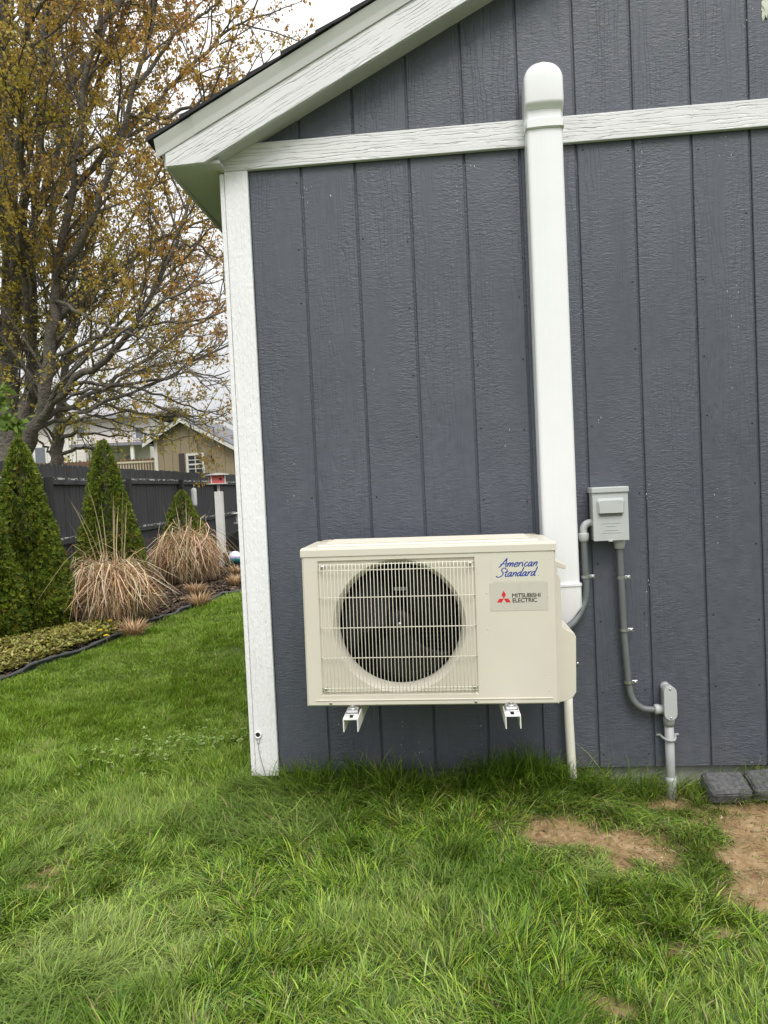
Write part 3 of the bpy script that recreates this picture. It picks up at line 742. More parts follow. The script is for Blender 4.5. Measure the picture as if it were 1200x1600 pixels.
text('ELECTRIC', 801, 941.2, 839, 0.0128, 'block_lettering', name_plate)

# ---- wall brackets under the unit
def bracket(x, label):
    e = empty('wall_bracket', (x, -0.02, 0.316), label, 'bracket')
    w = 0.0235; z0, z1 = 0.030, 0.062
    mb = MB()        # inverted channel with slot
    yf = -0.528; zl = z1 - 0.040
    mb.box((-w, yf, z1 - 0.003), (-0.006, 0.0, z1)); mb.box((0.006, yf, z1 - 0.003), (w, 0.0, z1))
    mb.box((-0.006, yf, z1 - 0.003), (0.006, yf + 0.012, z1)); mb.box((-0.006, yf + 0.052, z1 - 0.003), (0.006, 0.0, z1))
    for xa, xb in ((-w, -w + 0.003), (w - 0.003, w)):
        mb.prism([(yf, z1 - 0.003), (-0.003, z1 - 0.003), (-0.003, zl - 0.02), (-0.05, zl - 0.02), (yf, zl)], xa, xb, axis='x')
    mb.build('arm', M_BRACK, e)
    MB().box((-w, -0.003, 0.0), (w, 0.018, 0.30), bev=0.001).build('wall_plate', M_BRACK, e)
    f = MB(); f.box((-0.021, -0.492, z1 + 0.0005), (0.021, -0.42, z1 + 0.004), bev=0.001); f.box((-0.019, -0.482, z1 + 0.004), (0.019, -0.44, z1 + 0.013), bev=0.004, seg=2)
    f.build('foot_clamp', M_STEEL, e)
    MB().lathe([(0.013, 0.0), (0.013, 0.003), (0.0001, 0.0031)], (0, -0.463, z1 + 0.0132), 'z', 20).build('washer', M_STEEL, e)
    MB().lathe([(0.008, 0.0), (0.008, 0.006), (0.006, 0.007), (0.0001, 0.007)], (0, -0.463, z1 + 0.0163), 'z', 6, smooth=False).build('bolt', M_STEEL, e)
    return e
b0 = bracket(0.164, 'white slotted steel bracket holding the unit below its fan grille')
b1 = bracket(0.662, 'white slotted steel bracket holding the unit below its plain name-plate side')

# ================================================================== LINE-SET COVER
lsc = empty('line_set_cover', (0.896, 0, 0.6), 'tall white plastic pipe cover running up the siding with a rounded cap', 'pipe cover')
def cover_profile(w, d, n=6):
    """box section with rounded shoulders and a slightly crowned face"""
    h = w / 2; r = min(0.015, h * 0.85, d * 0.7); cr = min(0.004, d * 0.06); L_ = [(-h, 0.0), (-h, -(d - cr - r) * 0.5)]
    for i in range(n + 1):
        a = i / n * math.pi / 2; L_.append((-h + r - r * math.cos(a), -(d - cr - r) - r * math.sin(a)))
    q = h - r
    mid = [(-q * 0.5, -d + cr * 0.25), (0, -d), (q * 0.5, -d + cr * 0.25)]
    return L_ + mid + [(-x, y) for x, y in L_[::-1]]
def loft(mb, secs, closed_end=True):
    """secs: (list of (x,y), z)"""
    b = mb.bm; R = [[b.verts.new((x, y, z)) for x, y in pr] for pr, z in secs]; n = len(R[0])
    for i in range(len(R) - 1):
        for k in range(n):
            f = b.faces.new((R[i][k], R[i][(k + 1) % n], R[i + 1][(k + 1) % n], R[i + 1][k])); f.smooth = True
    if closed_end: b.faces.new(R[0][::-1]); b.faces.new(R[-1])
    return mb
def sharp(o, deg=35):
    for e in o.data.edges: pass
    o.data.set_sharp_from_angle(angle=math.radians(deg)); return o
pw, pd = 0.128, 0.078
mb = MB(); loft(mb, [(cover_profile(pw, pd), 0.09), (cover_profile(pw, pd), 1.80)]); sharp(mb.build('channel', M_DUCT, lsc))
mb = MB(); loft(mb, [([(x * 1.02, y + (0.0)) for x, y in cover_profile(pw, 0.06)], 0.09), ([(x * 1.02, y) for x, y in cover_profile(pw, 0.06)], 1.79)])
sharp(mb.build('backing_channel', M_PVC, lsc))
# cap: domed inlet with recessed shelf and four screws
mb = MB(); secs = []
def capsec(w, d, z): return ([(x, y) for x, y in cover_profile(w, d)], z)
secs += [capsec(0.1365, 0.083, 1.735), capsec(0.1385, 0.087, 1.738), capsec(0.1385, 0.087, 1.766), capsec(0.1375, 0.070, 1.772), capsec(0.137, 0.068, 1.786), capsec(0.137, 0.070, 1.796), capsec(0.1372, 0.084, 1.806), capsec(0.1375, 0.097, 1.815), capsec(0.1375, 0.099, 1.825)]
R0 = 0.0688
for i in range(0, 13):
    a = i / 12 * math.pi / 2 * 0.955; w = 2 * R0 * math.cos(a)
    secs.append(capsec(max(w, 0.006), 0.099 * (1 - 0.30 * (1 - math.cos(a)) ** 1.6), 1.897 + R0 * math.sin(a)))
loft(mb, secs); cap = sharp(mb.build('end_cap', M_DUCT, lsc), 50)
for x, z, y in ((-0.0575, 1.905, -0.083), (0.0575, 1.905, -0.083), (-0.0585, 1.79, -0.056), (0.0585, 1.79, -0.056)):
    MB().lathe([(0.0062, 0.012), (0.0062, -0.003), (0.004, -0.0045), (0.0001, -0.0045)], (x, y, z), 'y', 12).build('screw', plain('dull_screw', (0.20, 0.20, 0.19), 0.5), cap)
# foot fitting: collar, tapering nose
mb = MB(); 
def shiftp(pr, dx): return [(x + dx, y) for x, y in pr]
loft(mb, [(shiftp(cover_profile(0.075, 0.07), -0.028), -0.075), (shiftp(cover_profile(0.10, 0.076), -0.018), -0.03), (cover_profile(0.137, 0.082), 0.02), (cover_profile(0.138, 0.083), 0.095), (cover_profile(0.142, 0.0865), 0.098), (cover_profile(0.142, 0.0865), 0.106), (cover_profile(0.136, 0.081), 0.1065)])
sharp(mb.build('foot_fitting', M_DUCT, lsc), 30)
# pipes from the cover into the side of the unit
ls = empty('refrigerant_line', (0.87, -0.12, 0.6), 'pale foam-wrapped refrigerant pipe between white cover and unit side', 'pipe')
MB().tube([(0.03, 0.08, 0.0), (0.03, 0.075, -0.05), (0.025, 0.05, -0.085), (0.015, 0.0, -0.10), (0.0, -0.06, -0.10)], 0.024, 14).build('insulation', plain('foam', (0.7, 0.6, 0.5), 0.8, 0.1), ls)
# drain pipe below the cover
tag(MB().tube([(0, -0.015, 0.46), (0.0, -0.015, 0.2), (0.004, -0.018, -0.02), (0.006, -0.02, -0.16)], 0.0165, 16).build('drain_pipe', M_CREAMPIPE, None, loc=(0.905, -0.03, 0.0)),
    'cream plastic drain pipe dropping from behind the unit into the grass', 'pipe')
tag(MB().lathe([(0.006, 0), (0.006, -0.006), (0.003, -0.009), (0.0001, -0.009)], (0, 0, 0), 'y', 12).build('screw_head', M_STEEL, None, loc=(at_y(902, 1036, -0.003)[0], -0.003, at_y(902, 1036, -0.003)[2])),
    'single bright screw head in the siding beside the service cover', 'screw')

# ================================================================== DISCONNECT BOX, CONDUITS
bx = empty('disconnect_box', (1.0755, 0, 0.858), 'small grey metal electrical disconnect box screwed to the siding', 'electrical box')
W2 = 0.0625
mb = MB(); mb.box((-W2 + 0.003, -0.072, 0.0), (W2 - 0.003, -0.002, 0.180), bev=0.002, seg=2); mb.build('enclosure', M_BOX, bx)
mb = MB(); mb.box((-W2, -0.080, -0.001), (W2, -0.0725, 0.172), bev=0.002, seg=2); dr = mb.build('door', M_BOX, bx)
mb = MB(); mb.box((-W2 - 0.003, -0.086, 0.1725), (W2 + 0.003, -0.0, 0.193), bev=0.003, seg=2); mb.build('rain_hood', M_BOX, bx)
# raised hood on the door: rounded top, undercut shade painted below
poly = []
for (cx, cz, a0, a1) in ((0.038, 0.142, 0, 90), (-0.038, 0.142, 90, 180)):
    for k in range(5):
        a = math.radians(a0 + (a1 - a0) * k / 4); poly.append((cx + 0.012 * math.cos(a), cz + 0.012 * math.sin(a)))
poly += [(-0.047, 0.098), (0.047, 0.098)]
mb = MB(); b = mb.bm
A = [b.verts.new((x, -0.0795, z)) for x, z in poly]; B = [b.verts.new((x * 0.86, -0.094, 0.100 + (z - 0.098) * 0.80)) for x, z in poly]
n = len(poly); b.faces.new(B)
for k in range(n): b.faces.new((A[k], A[(k + 1) % n], B[(k + 1) % n], B[k]))
mb.build('pressed_hood', M_BOX, dr)
MB().box((-0.040, -0.0805, 0.087), (0.040, -0.0795, 0.0975)).build('hood_shade', plain('hood_shade_grey', (0.2, 0.205, 0.2), 0.6), dr)  # flat strip in darker grey: recess shade painted under the hood
mb = MB()
for z, w in ((0.062, 0.034), (0.052, 0.018), (0.037, 0.024), (0.028, 0.034)): mb.box((-w, -0.0812, z), (w, -0.0795, z + 0.0014))
mb.build('embossed_line', M_BOX, dr)['kind'] = 'stuff'
MB().box((-0.012, -0.084, -0.004), (0.004, -0.0775, 0.003), bev=0.001).build('hasp', M_BOX, bx)

def smooth_path(ctrl, n=10):
    P = [ctrl[0]] + list(ctrl) + [ctrl[-1]]; out = []
    P = [np.array(p, float) for p in P]
    for i in range(1, len(P) - 2):
        for k in range(n):
            t = k / n
            out.append(0.5 * ((2 * P[i]) + (-P[i - 1] + P[i + 1]) * t + (2 * P[i - 1] - 5 * P[i] + 4 * P[i + 1] - P[i + 2]) * t * t + (-P[i - 1] + 3 * P[i] - 3 * P[i + 1] + P[i + 2]) * t ** 3))
    out.append(P[-1]); return out
def resample(path, step):
    path = np.array(path); s = np.concatenate([[0], np.cumsum(np.linalg.norm(np.diff(path, axis=0), axis=1))])
    q = np.arange(0, s[-1], step); return np.stack([np.interp(q, s, path[:, i]) for i in range(3)], 1)
def flex(ctrl, r, name, parent):
    pts = resample(smooth_path(ctrl, 14), 0.0032)
    rad = [r * (1.0 if i % 2 == 0 else 0.89) for i in range(len(pts))]
    return MB().tube([tuple(p) for p in pts], rad, 14).build(name, M_FLEX, parent)
def strap(parent, x, y, z, r, side=1, vertical=True):
    """one-hole strap round a vertical conduit with its screw ear"""
    mb = MB(); pts = []
    for k in range(11):
        a = math.pi * k / 10; pts.append((x + side * -(r + 0.001) * math.cos(a), y - (r + 0.0015) * math.sin(a)))
    b = mb.bm
    lo = [b.verts.new((px, py, z - 0.005)) for px, py in pts]; hi = [b.verts.new((px, py, z + 0.005)) for px, py in pts]
    for k in range(10): b.faces.new((lo[k], lo[k + 1], hi[k + 1], hi[k]))
    ex = x + side * (r + 0.001)
    mb.box((min(ex, ex + side * 0.018), y - 0.004, z - 0.0055), (max(ex, ex + side * 0.018), y - 0.001, z + 0.0055), bev=0.0008)
    o = mb.build('strap', M_STEEL, parent)
    sm = o.modifiers.new('thick', 'SOLIDIFY'); sm.thickness = 0.0016; sm.offset = 1
    MB().lathe([(0.005, 0), (0.005, -0.004), (0.003, -0.006), (0.0001, -0.006)], (ex + side * 0.010, y - 0.004, z), 'y', 10).build('strap_screw', M_STEEL, o)
# whip to the unit
c1 = empty('flexible_conduit', (0.985, 0, 0.86), 'short dark grey flexible conduit curving from the box side behind the unit', 'conduit')
flex([(0.000, -0.036, 0.010), (0.001, -0.034, -0.10), (0.003, -0.032, -0.17), (-0.004, -0.034, -0.225), (-0.03, -0.05, -0.27), (-0.06, -0.075, -0.30), (-0.10, -0.11, -0.315)], 0.0125, 'hose', c1)
MB().tube([tuple(p) for p in smooth_path([(0.0, -0.036, 0.022), (0.0, -0.036, 0.040), (0.006, -0.036, 0.054), (0.018, -0.036, 0.062), (0.032, -0.036, 0.063)], 6)], 0.0135, 14).build('elbow', M_BOX, c1)
MB().lathe([(0.013, -0.006), (0.0165, -0.002), (0.0185, 0.006), (0.0195, 0.022), (0.018, 0.026), (0.0135, 0.027)], (0, -0.036, 0.0), 'z', 20).build('compression_nut', M_BOX, c1)
strap(c1, 0.002, -0.032, -0.135, 0.0125)
# feed from the ground
c2 = empty('flexible_conduit', (1.112, 0, 0.845), 'long dark grey flexible conduit hanging from box bottom and bending to the elbow fitting', 'conduit')
flex([(0.0, -0.036, 0.0), (0.002, -0.034, -0.12), (0.006, -0.030, -0.32), (0.014, -0.028, -0.48), (0.018, -0.028, -0.535), (0.030, -0.028, -0.582), (0.058, -0.028, -0.612), (0.095, -0.029, -0.620), (0.124, -0.030, -0.617)], 0.0128, 'hose', c2)
MB().lathe([(0.0135, -0.022), (0.017, -0.020), (0.019, -0.008), (0.0205, 0.004), (0.0205, 0.0115)], (0, -0.036, 0.0), 'z', 20).build('compression_nut', M_BOX, c2)
MB().lathe([(0.0135, 0.0), (0.0185, 0.002), (0.0185, 0.016), (0.0165, 0.018), (0.0165, 0.034), (0.013, 0.036)], (0.105, -0.0295, -0.619), 'x', 20).build('compression_nut', M_BOX, c2)
for dx, dz in ((0.0028, -0.128), (0.0065, -0.322), (0.015, -0.515)): strap(c2, dx, -0.030, dz, 0.0128)
# rigid conduit with its pull elbow
c3 = empty('rigid_conduit', (1.268, 0, -0.1), 'light grey rigid conduit rising from the soil with a pull elbow on top', 'conduit')
MB().tube([(0, -0.03, -0.08), (0, -0.03, 0.305)], 0.0165, 18).build('pipe', M_COND, c3)
MB().lathe([(0.0175, 0.075), (0.0195, 0.076), (0.0195, 0.055), (0.0188, -0.05)], (0, -0.03, 0.0), 'z', 18).build('coupling', M_COND, c3)
st = []
for (cz, a0) in ((0.395, 0), (0.315, 180)):
    for k in range(9): st.append((0.0225 * math.cos(math.radians(a0 + 180 * k / 8)), cz + 0.0225 * math.sin(math.radians(a0 + 180 * k / 8))))
el = MB().prism(st, -0.056, -0.010, bev=0.003, smooth=True).build('elbow_body', M_COND, c3)
MB().prism([(x * 1.02, z) for x, z in st], -0.0605, -0.0565, bev=0.001).build('cover_plate', M_BOX, el)
for z in (0.408, 0.302): MB().lathe([(0.004, 0), (0.004, -0.002), (0.0001, -0.0035)], (0, -0.0605, z), 'y', 10).build('screw', M_STEEL, el)
MB().lathe([(0.02, -0.012), (0.02, 0.018), (0.0175, 0.020)], (0, -0.03, 0.278), 'z', 18).build('hub', M_COND, el)
MB().tube([(-0.004, -0.02, 0.40), (-0.004, 0.0, 0.405)], 0.018, 14).build('wall_hub', M_COND, el)
mb = MB(); mb.tube([(-0.04, -0.004, 0.222), (-0.026, -0.006, 0.222), (-0.021, -0.03, 0.218), (-0.012, -0.048, 0.216), (0.0, -0.051, 0.215), (0.012, -0.048, 0.216), (0.021, -0.03, 0.218), (0.026, -0.006, 0.222), (0.04, -0.004, 0.222)], 0.005, 8)
mb.build('strap', M_COND, c3)

# grommet with a thread of wire on the corner board
gm = empty('cable_grommet', (-0.273, -0.0225, 0.157), 'white ring grommet with dark hole low on the corner board', 'grommet')
MB().lathe([(0.0085, 0.001), (0.0085, -0.003), (0.011, -0.006), (0.0145, -0.0045), (0.0155, 0.0)], (0, 0, 0), 'y', 24).build('ring', M_PVC, gm)
MB().lathe([(0.0088, 0.0), (0.0088, -0.0015), (0.0001, -0.0015)], (0, 0, 0), 'y', 20).build('hole_disc', M_DARK, gm)  # flat dark disc, the shade of the open hole put in as colour
mb = MB(); mb.tube([(-0.006, -0.002, -0.013), (-0.004, -0.003, -0.028), (0.0, -0.003, -0.036), (0.0, -0.003, -0.055), (0.006, -0.006, -0.085), (0.018, -0.01, -0.13), (0.03, -0.012, -0.18)], 0.0013, 6)
mb.tube([(0.008, -0.002, -0.013), (0.004, -0.003, -0.028), (0.0, -0.003, -0.036)], 0.0011, 6)
mb.build('wire', plain('old_wire', (0.28, 0.28, 0.27), 0.6), gm)

# ================================================================== PAVERS by the wall
def paver(loc, rot, size, label):
    mb = MB(); mb.box((-size[0] / 2, -size[1] / 2, -0.03), (size[0] / 2, size[1] / 2, 0.03), bev=0.016, seg=3)
    bmesh.ops.subdivide_edges(mb.bm, edges=mb.bm.edges[:], cuts=2)
    for v in mb.bm.verts: v.co += Vector([random.uniform(-.0018, .0018) for _ in range(3)])
    tag(mb.build('paver', M_PAVER, None, loc=loc, rot=rot), label, 'paver', 'pavers along the shed wall')
paver((1.448, -0.070, -0.052), (math.radians(24), math.radians(2), math.radians(6)), (0.150, 0.105), 'dark speckled concrete paver leaning on the footing beside the grey conduit')
paver((1.612, -0.060, -0.047), (math.radians(24), math.radians(-2), math.radians(4)), (0.165, 0.105), 'dark speckled concrete paver leaning on the footing, cut by the picture edge')

# ================================================================== BLADES (numpy ribbons)
def ribbons(P, dirs, L, Wd, bend, cols, segs=3, droop=1.0, side=None, drift=None):
    """arching blades. P roots (n,3); dirs horizontal unit (n,2); L length; Wd width; bend = lean angle at tip (rad) from a start lean"""
    n = len(P); k = segs + 1
    V = np.zeros((n, 2 * segs + 1, 3)); pos = P.astype(float).copy()
    th0, th1 = bend
    hx, hy = dirs[:, 0], dirs[:, 1]
    if side is None: sx, sy = -hy, hx
    else: sx, sy = np.cos(side), np.sin(side)
    for i in range(segs + 1):
        f = i / segs
        w = Wd * (0.75 + 0.5 * f) if f < 0.5 else Wd * (1.5 - f * 1.0) 
        if i < segs:
            V[:, 2 * i, 0] = pos[:, 0] - sx * w / 2; V[:, 2 * i, 1] = pos[:, 1] - sy * w / 2; V[:, 2 * i, 2] = pos[:, 2]
            V[:, 2 * i + 1, 0] = pos[:, 0] + sx * w / 2; V[:, 2 * i + 1, 1] = pos[:, 1] + sy * w / 2; V[:, 2 * i + 1, 2] = pos[:, 2]
            g_ = (i + 0.5) / segs
            g_ = g_ ** droop if droop > 0 else np.clip((g_ - 0.38) / 0.26, 0, 1) ** 1.1
            a = th0 + (th1 - th0) * g_; s = L / segs
            if drift is not None:
                cd, sd_ = np.cos(drift), np.sin(drift); hx, hy = hx * cd - hy * sd_, hx * sd_ + hy * cd
            pos[:, 0] += np.sin(a) * hx * s; pos[:, 1] += np.sin(a) * hy * s; pos[:, 2] += np.cos(a) * s
        else:
            V[:, 2 * segs] = pos
    b = (np.arange(n) * (2 * segs + 1))[:, None]
    Q = np.concatenate([b + np.array([2 * i, 2 * i + 1, 2 * i + 3, 2 * i + 2]) for i in range(segs - 1)], 0)
    T = b + np.array([2 * segs - 2, 2 * segs - 1, 2 * segs])
    C = np.repeat(cols[:, None, :], 2 * segs + 1, 1)
    return V.reshape(-1, 3), [Q, T], C.reshape(-1, 3)
def palette(pal, w, n, jit=0.18):
    i = rng.choice(len(pal), n, p=np.array(w) / sum(w)); c = np.array(pal)[i]
    return np.clip(c * (1 + rng.normal(0, jit, (n, 1))) * (1 + rng.normal(0, jit * 0.3, (n, 3))), 0.004, 0.9)

# ================================================================== LAWN
M_GRASS = leafmat('grass_blade', 0.5, 0.35, 0.28)
FX, FY = CF[:2] / np.linalg.norm(CF[:2]), None
def cam_d(x, y):
    dx, dy = x - CAM[0], y - CAM[1]
    return dx * CF[0] + dy * CF[1], dx * CR[0] + dy * CR[1]
def in_view(x, y, m):
    d, l = cam_d(x, y); h = d * 600 / FPX
    return (d > 0.9) & (l > -h - m) & (l < h + m)
def scatter(x0, x1, y0, y1, dens):
    n = int((x1 - x0) * (y1 - y0) * dens)
    return rng.uniform(x0, x1, n), rng.uniform(y0, y1, n)
def clump_field(x, y, cell, seed):
    """jittered-grid clumps: nearest centre and its id hash values"""
    ci, cj = np.floor(x / cell).astype(np.int64), np.floor(y / cell).astype(np.int64)
    best = np.full(len(x), 9e9); bx_ = np.zeros(len(x)); by_ = np.zeros(len(x)); bi = np.zeros(len(x), np.int64)
    for a in (-1, 0, 1):
        for b in (-1, 0, 1):
            i, j = ci + a, cj + b
            h = (i * 73856093 ^ j * 19349663 ^ seed * 83492791) & 0x7fffffff
            jx = ((h * 1103515245 + 12345) & 0x7fffffff) % 10007 / 10007.0; jy = ((h * 22695477 + 1) & 0x7fffffff) % 10009 / 10009.0
            px, py = (i + jx) * cell, (j + jy) * cell
            d = (x - px) ** 2 + (y - py) ** 2; m = d < best
            best[m] = d[m]; bx_[m] = px[m]; by_[m] = py[m]; bi[m] = h[m]
    def hv(k): return (((bi >> 3) * (2654435761 + k * 40503) + k * 97) & 0x7fffffff) % 9973 / 9973.0
    return bx_, by_, hv
def lawn(x, y, lenf, widf, segs):
    keep = (x < bed_x(y) + 50)
    inshed = (x > XL - 0.0) & (x < XR) & (y > 0.012)
    d = dirt_at(x, y)
    edge = x - bed_x(y)
    keep = ~inshed & (rng.random(len(x)) > np.clip(d * 1.35 - 0.25, 0, 0.945)) & ((edge > 0.03) | (y < 0.3))
    x, y, d = x[keep], y[keep], d[keep]; n = len(x)
    cx, cy, hv = clump_field(x, y, 0.07, 1)
    gx_, gy_, hv2 = clump_field(x + 0.03 * (vnoise(x * 20, y * 20, 8) - .5), y, 0.34, 2)
    big = fbm(x * 0.9, y * 0.9, 31, 3); mid = fbm(x * 3.1 + 9, y * 3.1, 41, 3)
    a_big = 2 * np.pi * (fbm(x * 0.8 + 3, y * 0.8, 51, 2) * 1.6) + 2.2
    a_c = hv(1) * 2 * np.pi
    rx, ry = (x - cx) / 0.05, (y - cy) / 0.05
    hx = 0.30 * np.cos(a_big) + 0.85 * np.cos(a_c) + 0.35 * rx + 0.35 * np.cos(hv2(9) * 6.283) + rng.normal(0, 0.8, n)
    hy = 0.30 * np.sin(a_big) + 0.85 * np.sin(a_c) + 0.35 * ry + 0.35 * np.sin(hv2(9) * 6.283) + rng.normal(0, 0.8, n)
    m = np.hypot(hx, hy) + 1e-6; hx /= m; hy /= m
    front = (y < 0.5) & (x > -0.6)
    wallprox = np.clip(1 - (-y) / 0.22, 0, 1) * (x > XL - 0.05) * (x < XR) * (y < 0.02)
    sideprox = np.clip(1 - (XL - x) / 0.12, 0, 1) * (x < XL) * (y > 0)
    short = np.clip((y + 0.5) / 1.2, 0, 1) * (x < XL)                     # mown side lawn
    L = (0.036 + 0.038 * hv2(3) ** 1.3 + 0.028 * hv(2)) * (1 + 0.7 * (big - 0.5)) * (1 - 0.40 * short) * (1 + 0.5 * wallprox + 0.3 * sideprox)
    L = L * rng.lognormal(0, 0.22, n) * lenf * (1 - 0.45 * d) * (1 - 0.55 * np.clip(dirt_at(x, y + 0.07) + dirt_at(x, y + 0.13), 0, 1))
    lean0 = np.clip(0.18 + 0.75 * hv(4) * (1 - 0.6 * short) + rng.normal(0, 0.15, n) - 0.15 * wallprox, 0.0, 1.0)
    lean1 = lean0 + np.clip(0.55 + 1.0 * hv2(5) * (1 - 0.5 * short) + rng.normal(0, 0.28, n) - 0.45 * wallprox, 0.05, 1.7)
    # keep blades by the wall from poking through it
    tow = (wallprox > 0) & (hy > 0); hy = np.where(tow, -np.abs(hy) * 0.6, hy)
    m = np.hypot(hx, hy) + 1e-6; hx /= m; hy /= m
    W = rng.uniform(0.0017, 0.0036, n) * widf * np.where(rng.random(n) < 0.07, 1.7, 1.0)
    fresh = palette([(0.215, 0.345, 0.028), (0.38, 0.50, 0.075), (0.130, 0.245, 0.022), (0.31, 0.41, 0.13), (0.040, 0.085, 0.012)], [4, 2.6, 3, 1.6, 3], n, 0.25)  # green range widened with dark and bright blades: shaded gaps, lit tips as colour
    pale = np.array((0.42, 0.51, 0.17)); deep = np.array((0.085, 0.175, 0.015)); rich = np.array((0.18, 0.30, 0.010)); straw = np.array((0.38, 0.31, 0.15))
    wp = np.clip((hv2(7) - 0.5) * 0.9, 0, 0.42)[:, None]; fresh = fresh * (1 - wp) + pale * wp
    wd = np.clip((0.50 - mid) * 2.4 + 0.35 * (hv2(11) - 0.62), 0, 0.6)[:, None]; fresh = fresh * (1 - wd) + deep * wd
    ws = (0.5 * short)[:, None]; fresh = fresh * (1 - ws) + rich * ws
    dead = rng.random(n) < (0.032 + 0.25 * np.clip(d * 2, 0, 1)); fresh[dead] = straw * rng.uniform(0.6, 1.15, (dead.sum(), 1))
    z = ground_z(x, y) - 0.004
    return ribbons(np.stack([x, y, z], 1), np.stack([hx, hy], 1), L, W, (lean0, lean1), fresh, segs, 1.0, side=np.arctan2(hx, -hy) + rng.normal(0, 0.7, n))
GV, GQ, GT, GC, off = [], [], [], [], 0
def add_lawn(x, y, lf, wf, segs=3):
    global off
    V, (Q, T), C = lawn(x, y, lf, wf, segs)
    GV.append(V); GQ.append(Q + off); GT.append(T + off); GC.append(C); off += len(V)
x, y = scatter(-1.9, 2.6, -1.75, 0.02, 40000); k = in_view(x, y, 0.26); add_lawn(x[k], y[k], 1.0, 1.0)
x, y = scatter(-2.4, XL + 0.0, 0.02, 1.6, 30000); k = in_view(x, y, 0.2); add_lawn(x[k], y[k], 1.0, 1.05)
x, y = scatter(-3.0, XL + 0.0, 1.6, 3.6, 15000); k = in_view(x, y, 0.2); add_lawn(x[k], y[k], 1.0, 1.35, 2)
x, y = scatter(-3.2, XL - 0.4, 3.6, 9.0, 6500); k = in_view(x, y, 0.1); add_lawn(x[k], y[k], 1.05, 2.0, 2)
x, y = scatter(-2.6, 3.4, -2.6, 0.0, 9000); k = ~in_view(x, y, 0.26) & (cam_d(x, y)[0] > 0.6); add_lawn(x[k], y[k], 1.0, 1.5, 2)
x, y = scatter(-2.5, XL, 0.0, 7.0, 5000); k = ~in_view(x, y, 0.2); add_lawn(x[k], y[k], 1.0, 1.8, 2)
# long tufts leaning out along the wall
n = 4200; x = rng.uniform(-0.16, 1.22, n); y = -np.abs(rng.normal(0, 0.055, n)) - 0.006
w_ = 0.25 + 0.75 * np.clip((fbm(x * 4, y * 0 + 1, 77, 2) - 0.3) * 2.2, 0, 1); kk = rng.random(n) < w_; x, y = x[kk], y[kk]; n = len(x)
a = rng.normal(-math.pi / 2, 0.8, n)
V, (Q, T), C = ribbons(np.stack([x, y, ground_z(x, y) - 0.004], 1), np.stack([np.cos(a), np.sin(a)], 1), rng.uniform(0.11, 0.22, n) * (0.7 + 0.5 * w_[kk]), rng.uniform(0.0025, 0.0045, n),
    (rng.uniform(0.0, 0.35, n), rng.uniform(0.5, 1.9, n)), palette([(0.18, 0.30, 0.03), (0.28, 0.40, 0.06), (0.10, 0.19, 0.018)], [3, 2, 3], n), 3)
GV.append(V); GQ.append(Q + off); GT.append(T + off); GC.append(C); off += len(V)
lawn_me = np_mesh('lawn_grass', np.concatenate(GV), [np.concatenate(GQ), np.concatenate(GT)], M_GRASS, np.concatenate(GC))
tag(link('lawn_grass', lawn_me), 'long tangled green lawn grass across the foreground and beside the shed', 'grass', kind='stuff')
print('LAWN', len(lawn_me.polygons), 'faces')

# dirt crumbs and twigs on the bare soil
n = 9000; x = rng.uniform(0.6, 1.8, n); y = rng.uniform(-1.2, -0.05, n); k = dirt_at(x, y) > 0.5; x, y = x[k], y[k]; n = len(x)
base = np.array([(-1, -1, -.6), (1, -1, -.6), (0, 1, -.6), (0, 0, 1)], float)
s = rng.lognormal(-5.9, 0.55, n)
ang_ = rng.uniform(0, 6.28, n); ca, sa = np.cos(ang_), np.sin(ang_)
V = base[None] * s[:, None, None] * rng.uniform(0.6, 1.4, (n, 4, 1)); VX = V[..., 0] * ca[:, None] - V[..., 1] * sa[:, None]; VY = V[..., 0] * sa[:, None] + V[..., 1] * ca[:, None]
V = np.stack([VX + x[:, None], VY + y[:, None], V[..., 2] * 0.8 + ground_z(x, y)[:, None]], -1)
F = (np.arange(n) * 4)[:, None, None] + np.array([(0, 1, 3), (1, 2, 3), (2, 0, 3)])[None]
M_TINT = leafmat('tinted_matter', 0.85, 0.0, 0.2)
m_ = 1500; sx_ = rng.uniform(0.55, 1.75, m_); sy_ = rng.uniform(-1.3, -0.05, m_); kk = dirt_at(sx_, sy_) > 0.25; sx_, sy_ = sx_[kk], sy_[kk]; m_ = len(sx_); sa_ = rng.uniform(0, 6.28, m_)
SV, SF, SC = ribbons(np.stack([sx_, sy_, ground_z(sx_, sy_) + 0.003], 1), np.stack([np.cos(sa_), np.sin(sa_)], 1), rng.uniform(0.02, 0.07, m_), rng.uniform(0.0015, 0.003, m_), (rng.uniform(1.2, 1.55, m_), rng.uniform(1.5, 1.7, m_)), palette([(0.42, 0.33, 0.17), (0.30, 0.22, 0.11), (0.5, 0.42, 0.25)], [3, 3, 1], m_), 3)
tag(link('thatch', np_mesh('thatch', SV, SF, M_GRASS, SC)), 'dead straw-coloured grass clippings lying on the bare soil', 'thatch', kind='stuff')
tag(link('soil_crumbs', np_mesh('soil_crumbs', V.reshape(-1, 3), F.reshape(-1, 3), M_TINT, np.repeat(palette([(0.3, 0.19, 0.1), (0.2, 0.12, 0.06), (0.4, 0.3, 0.2)], [4, 3, 1], n), 4, 0))), 'loose brown soil crumbs on the bare patches', 'soil', kind='stuff')

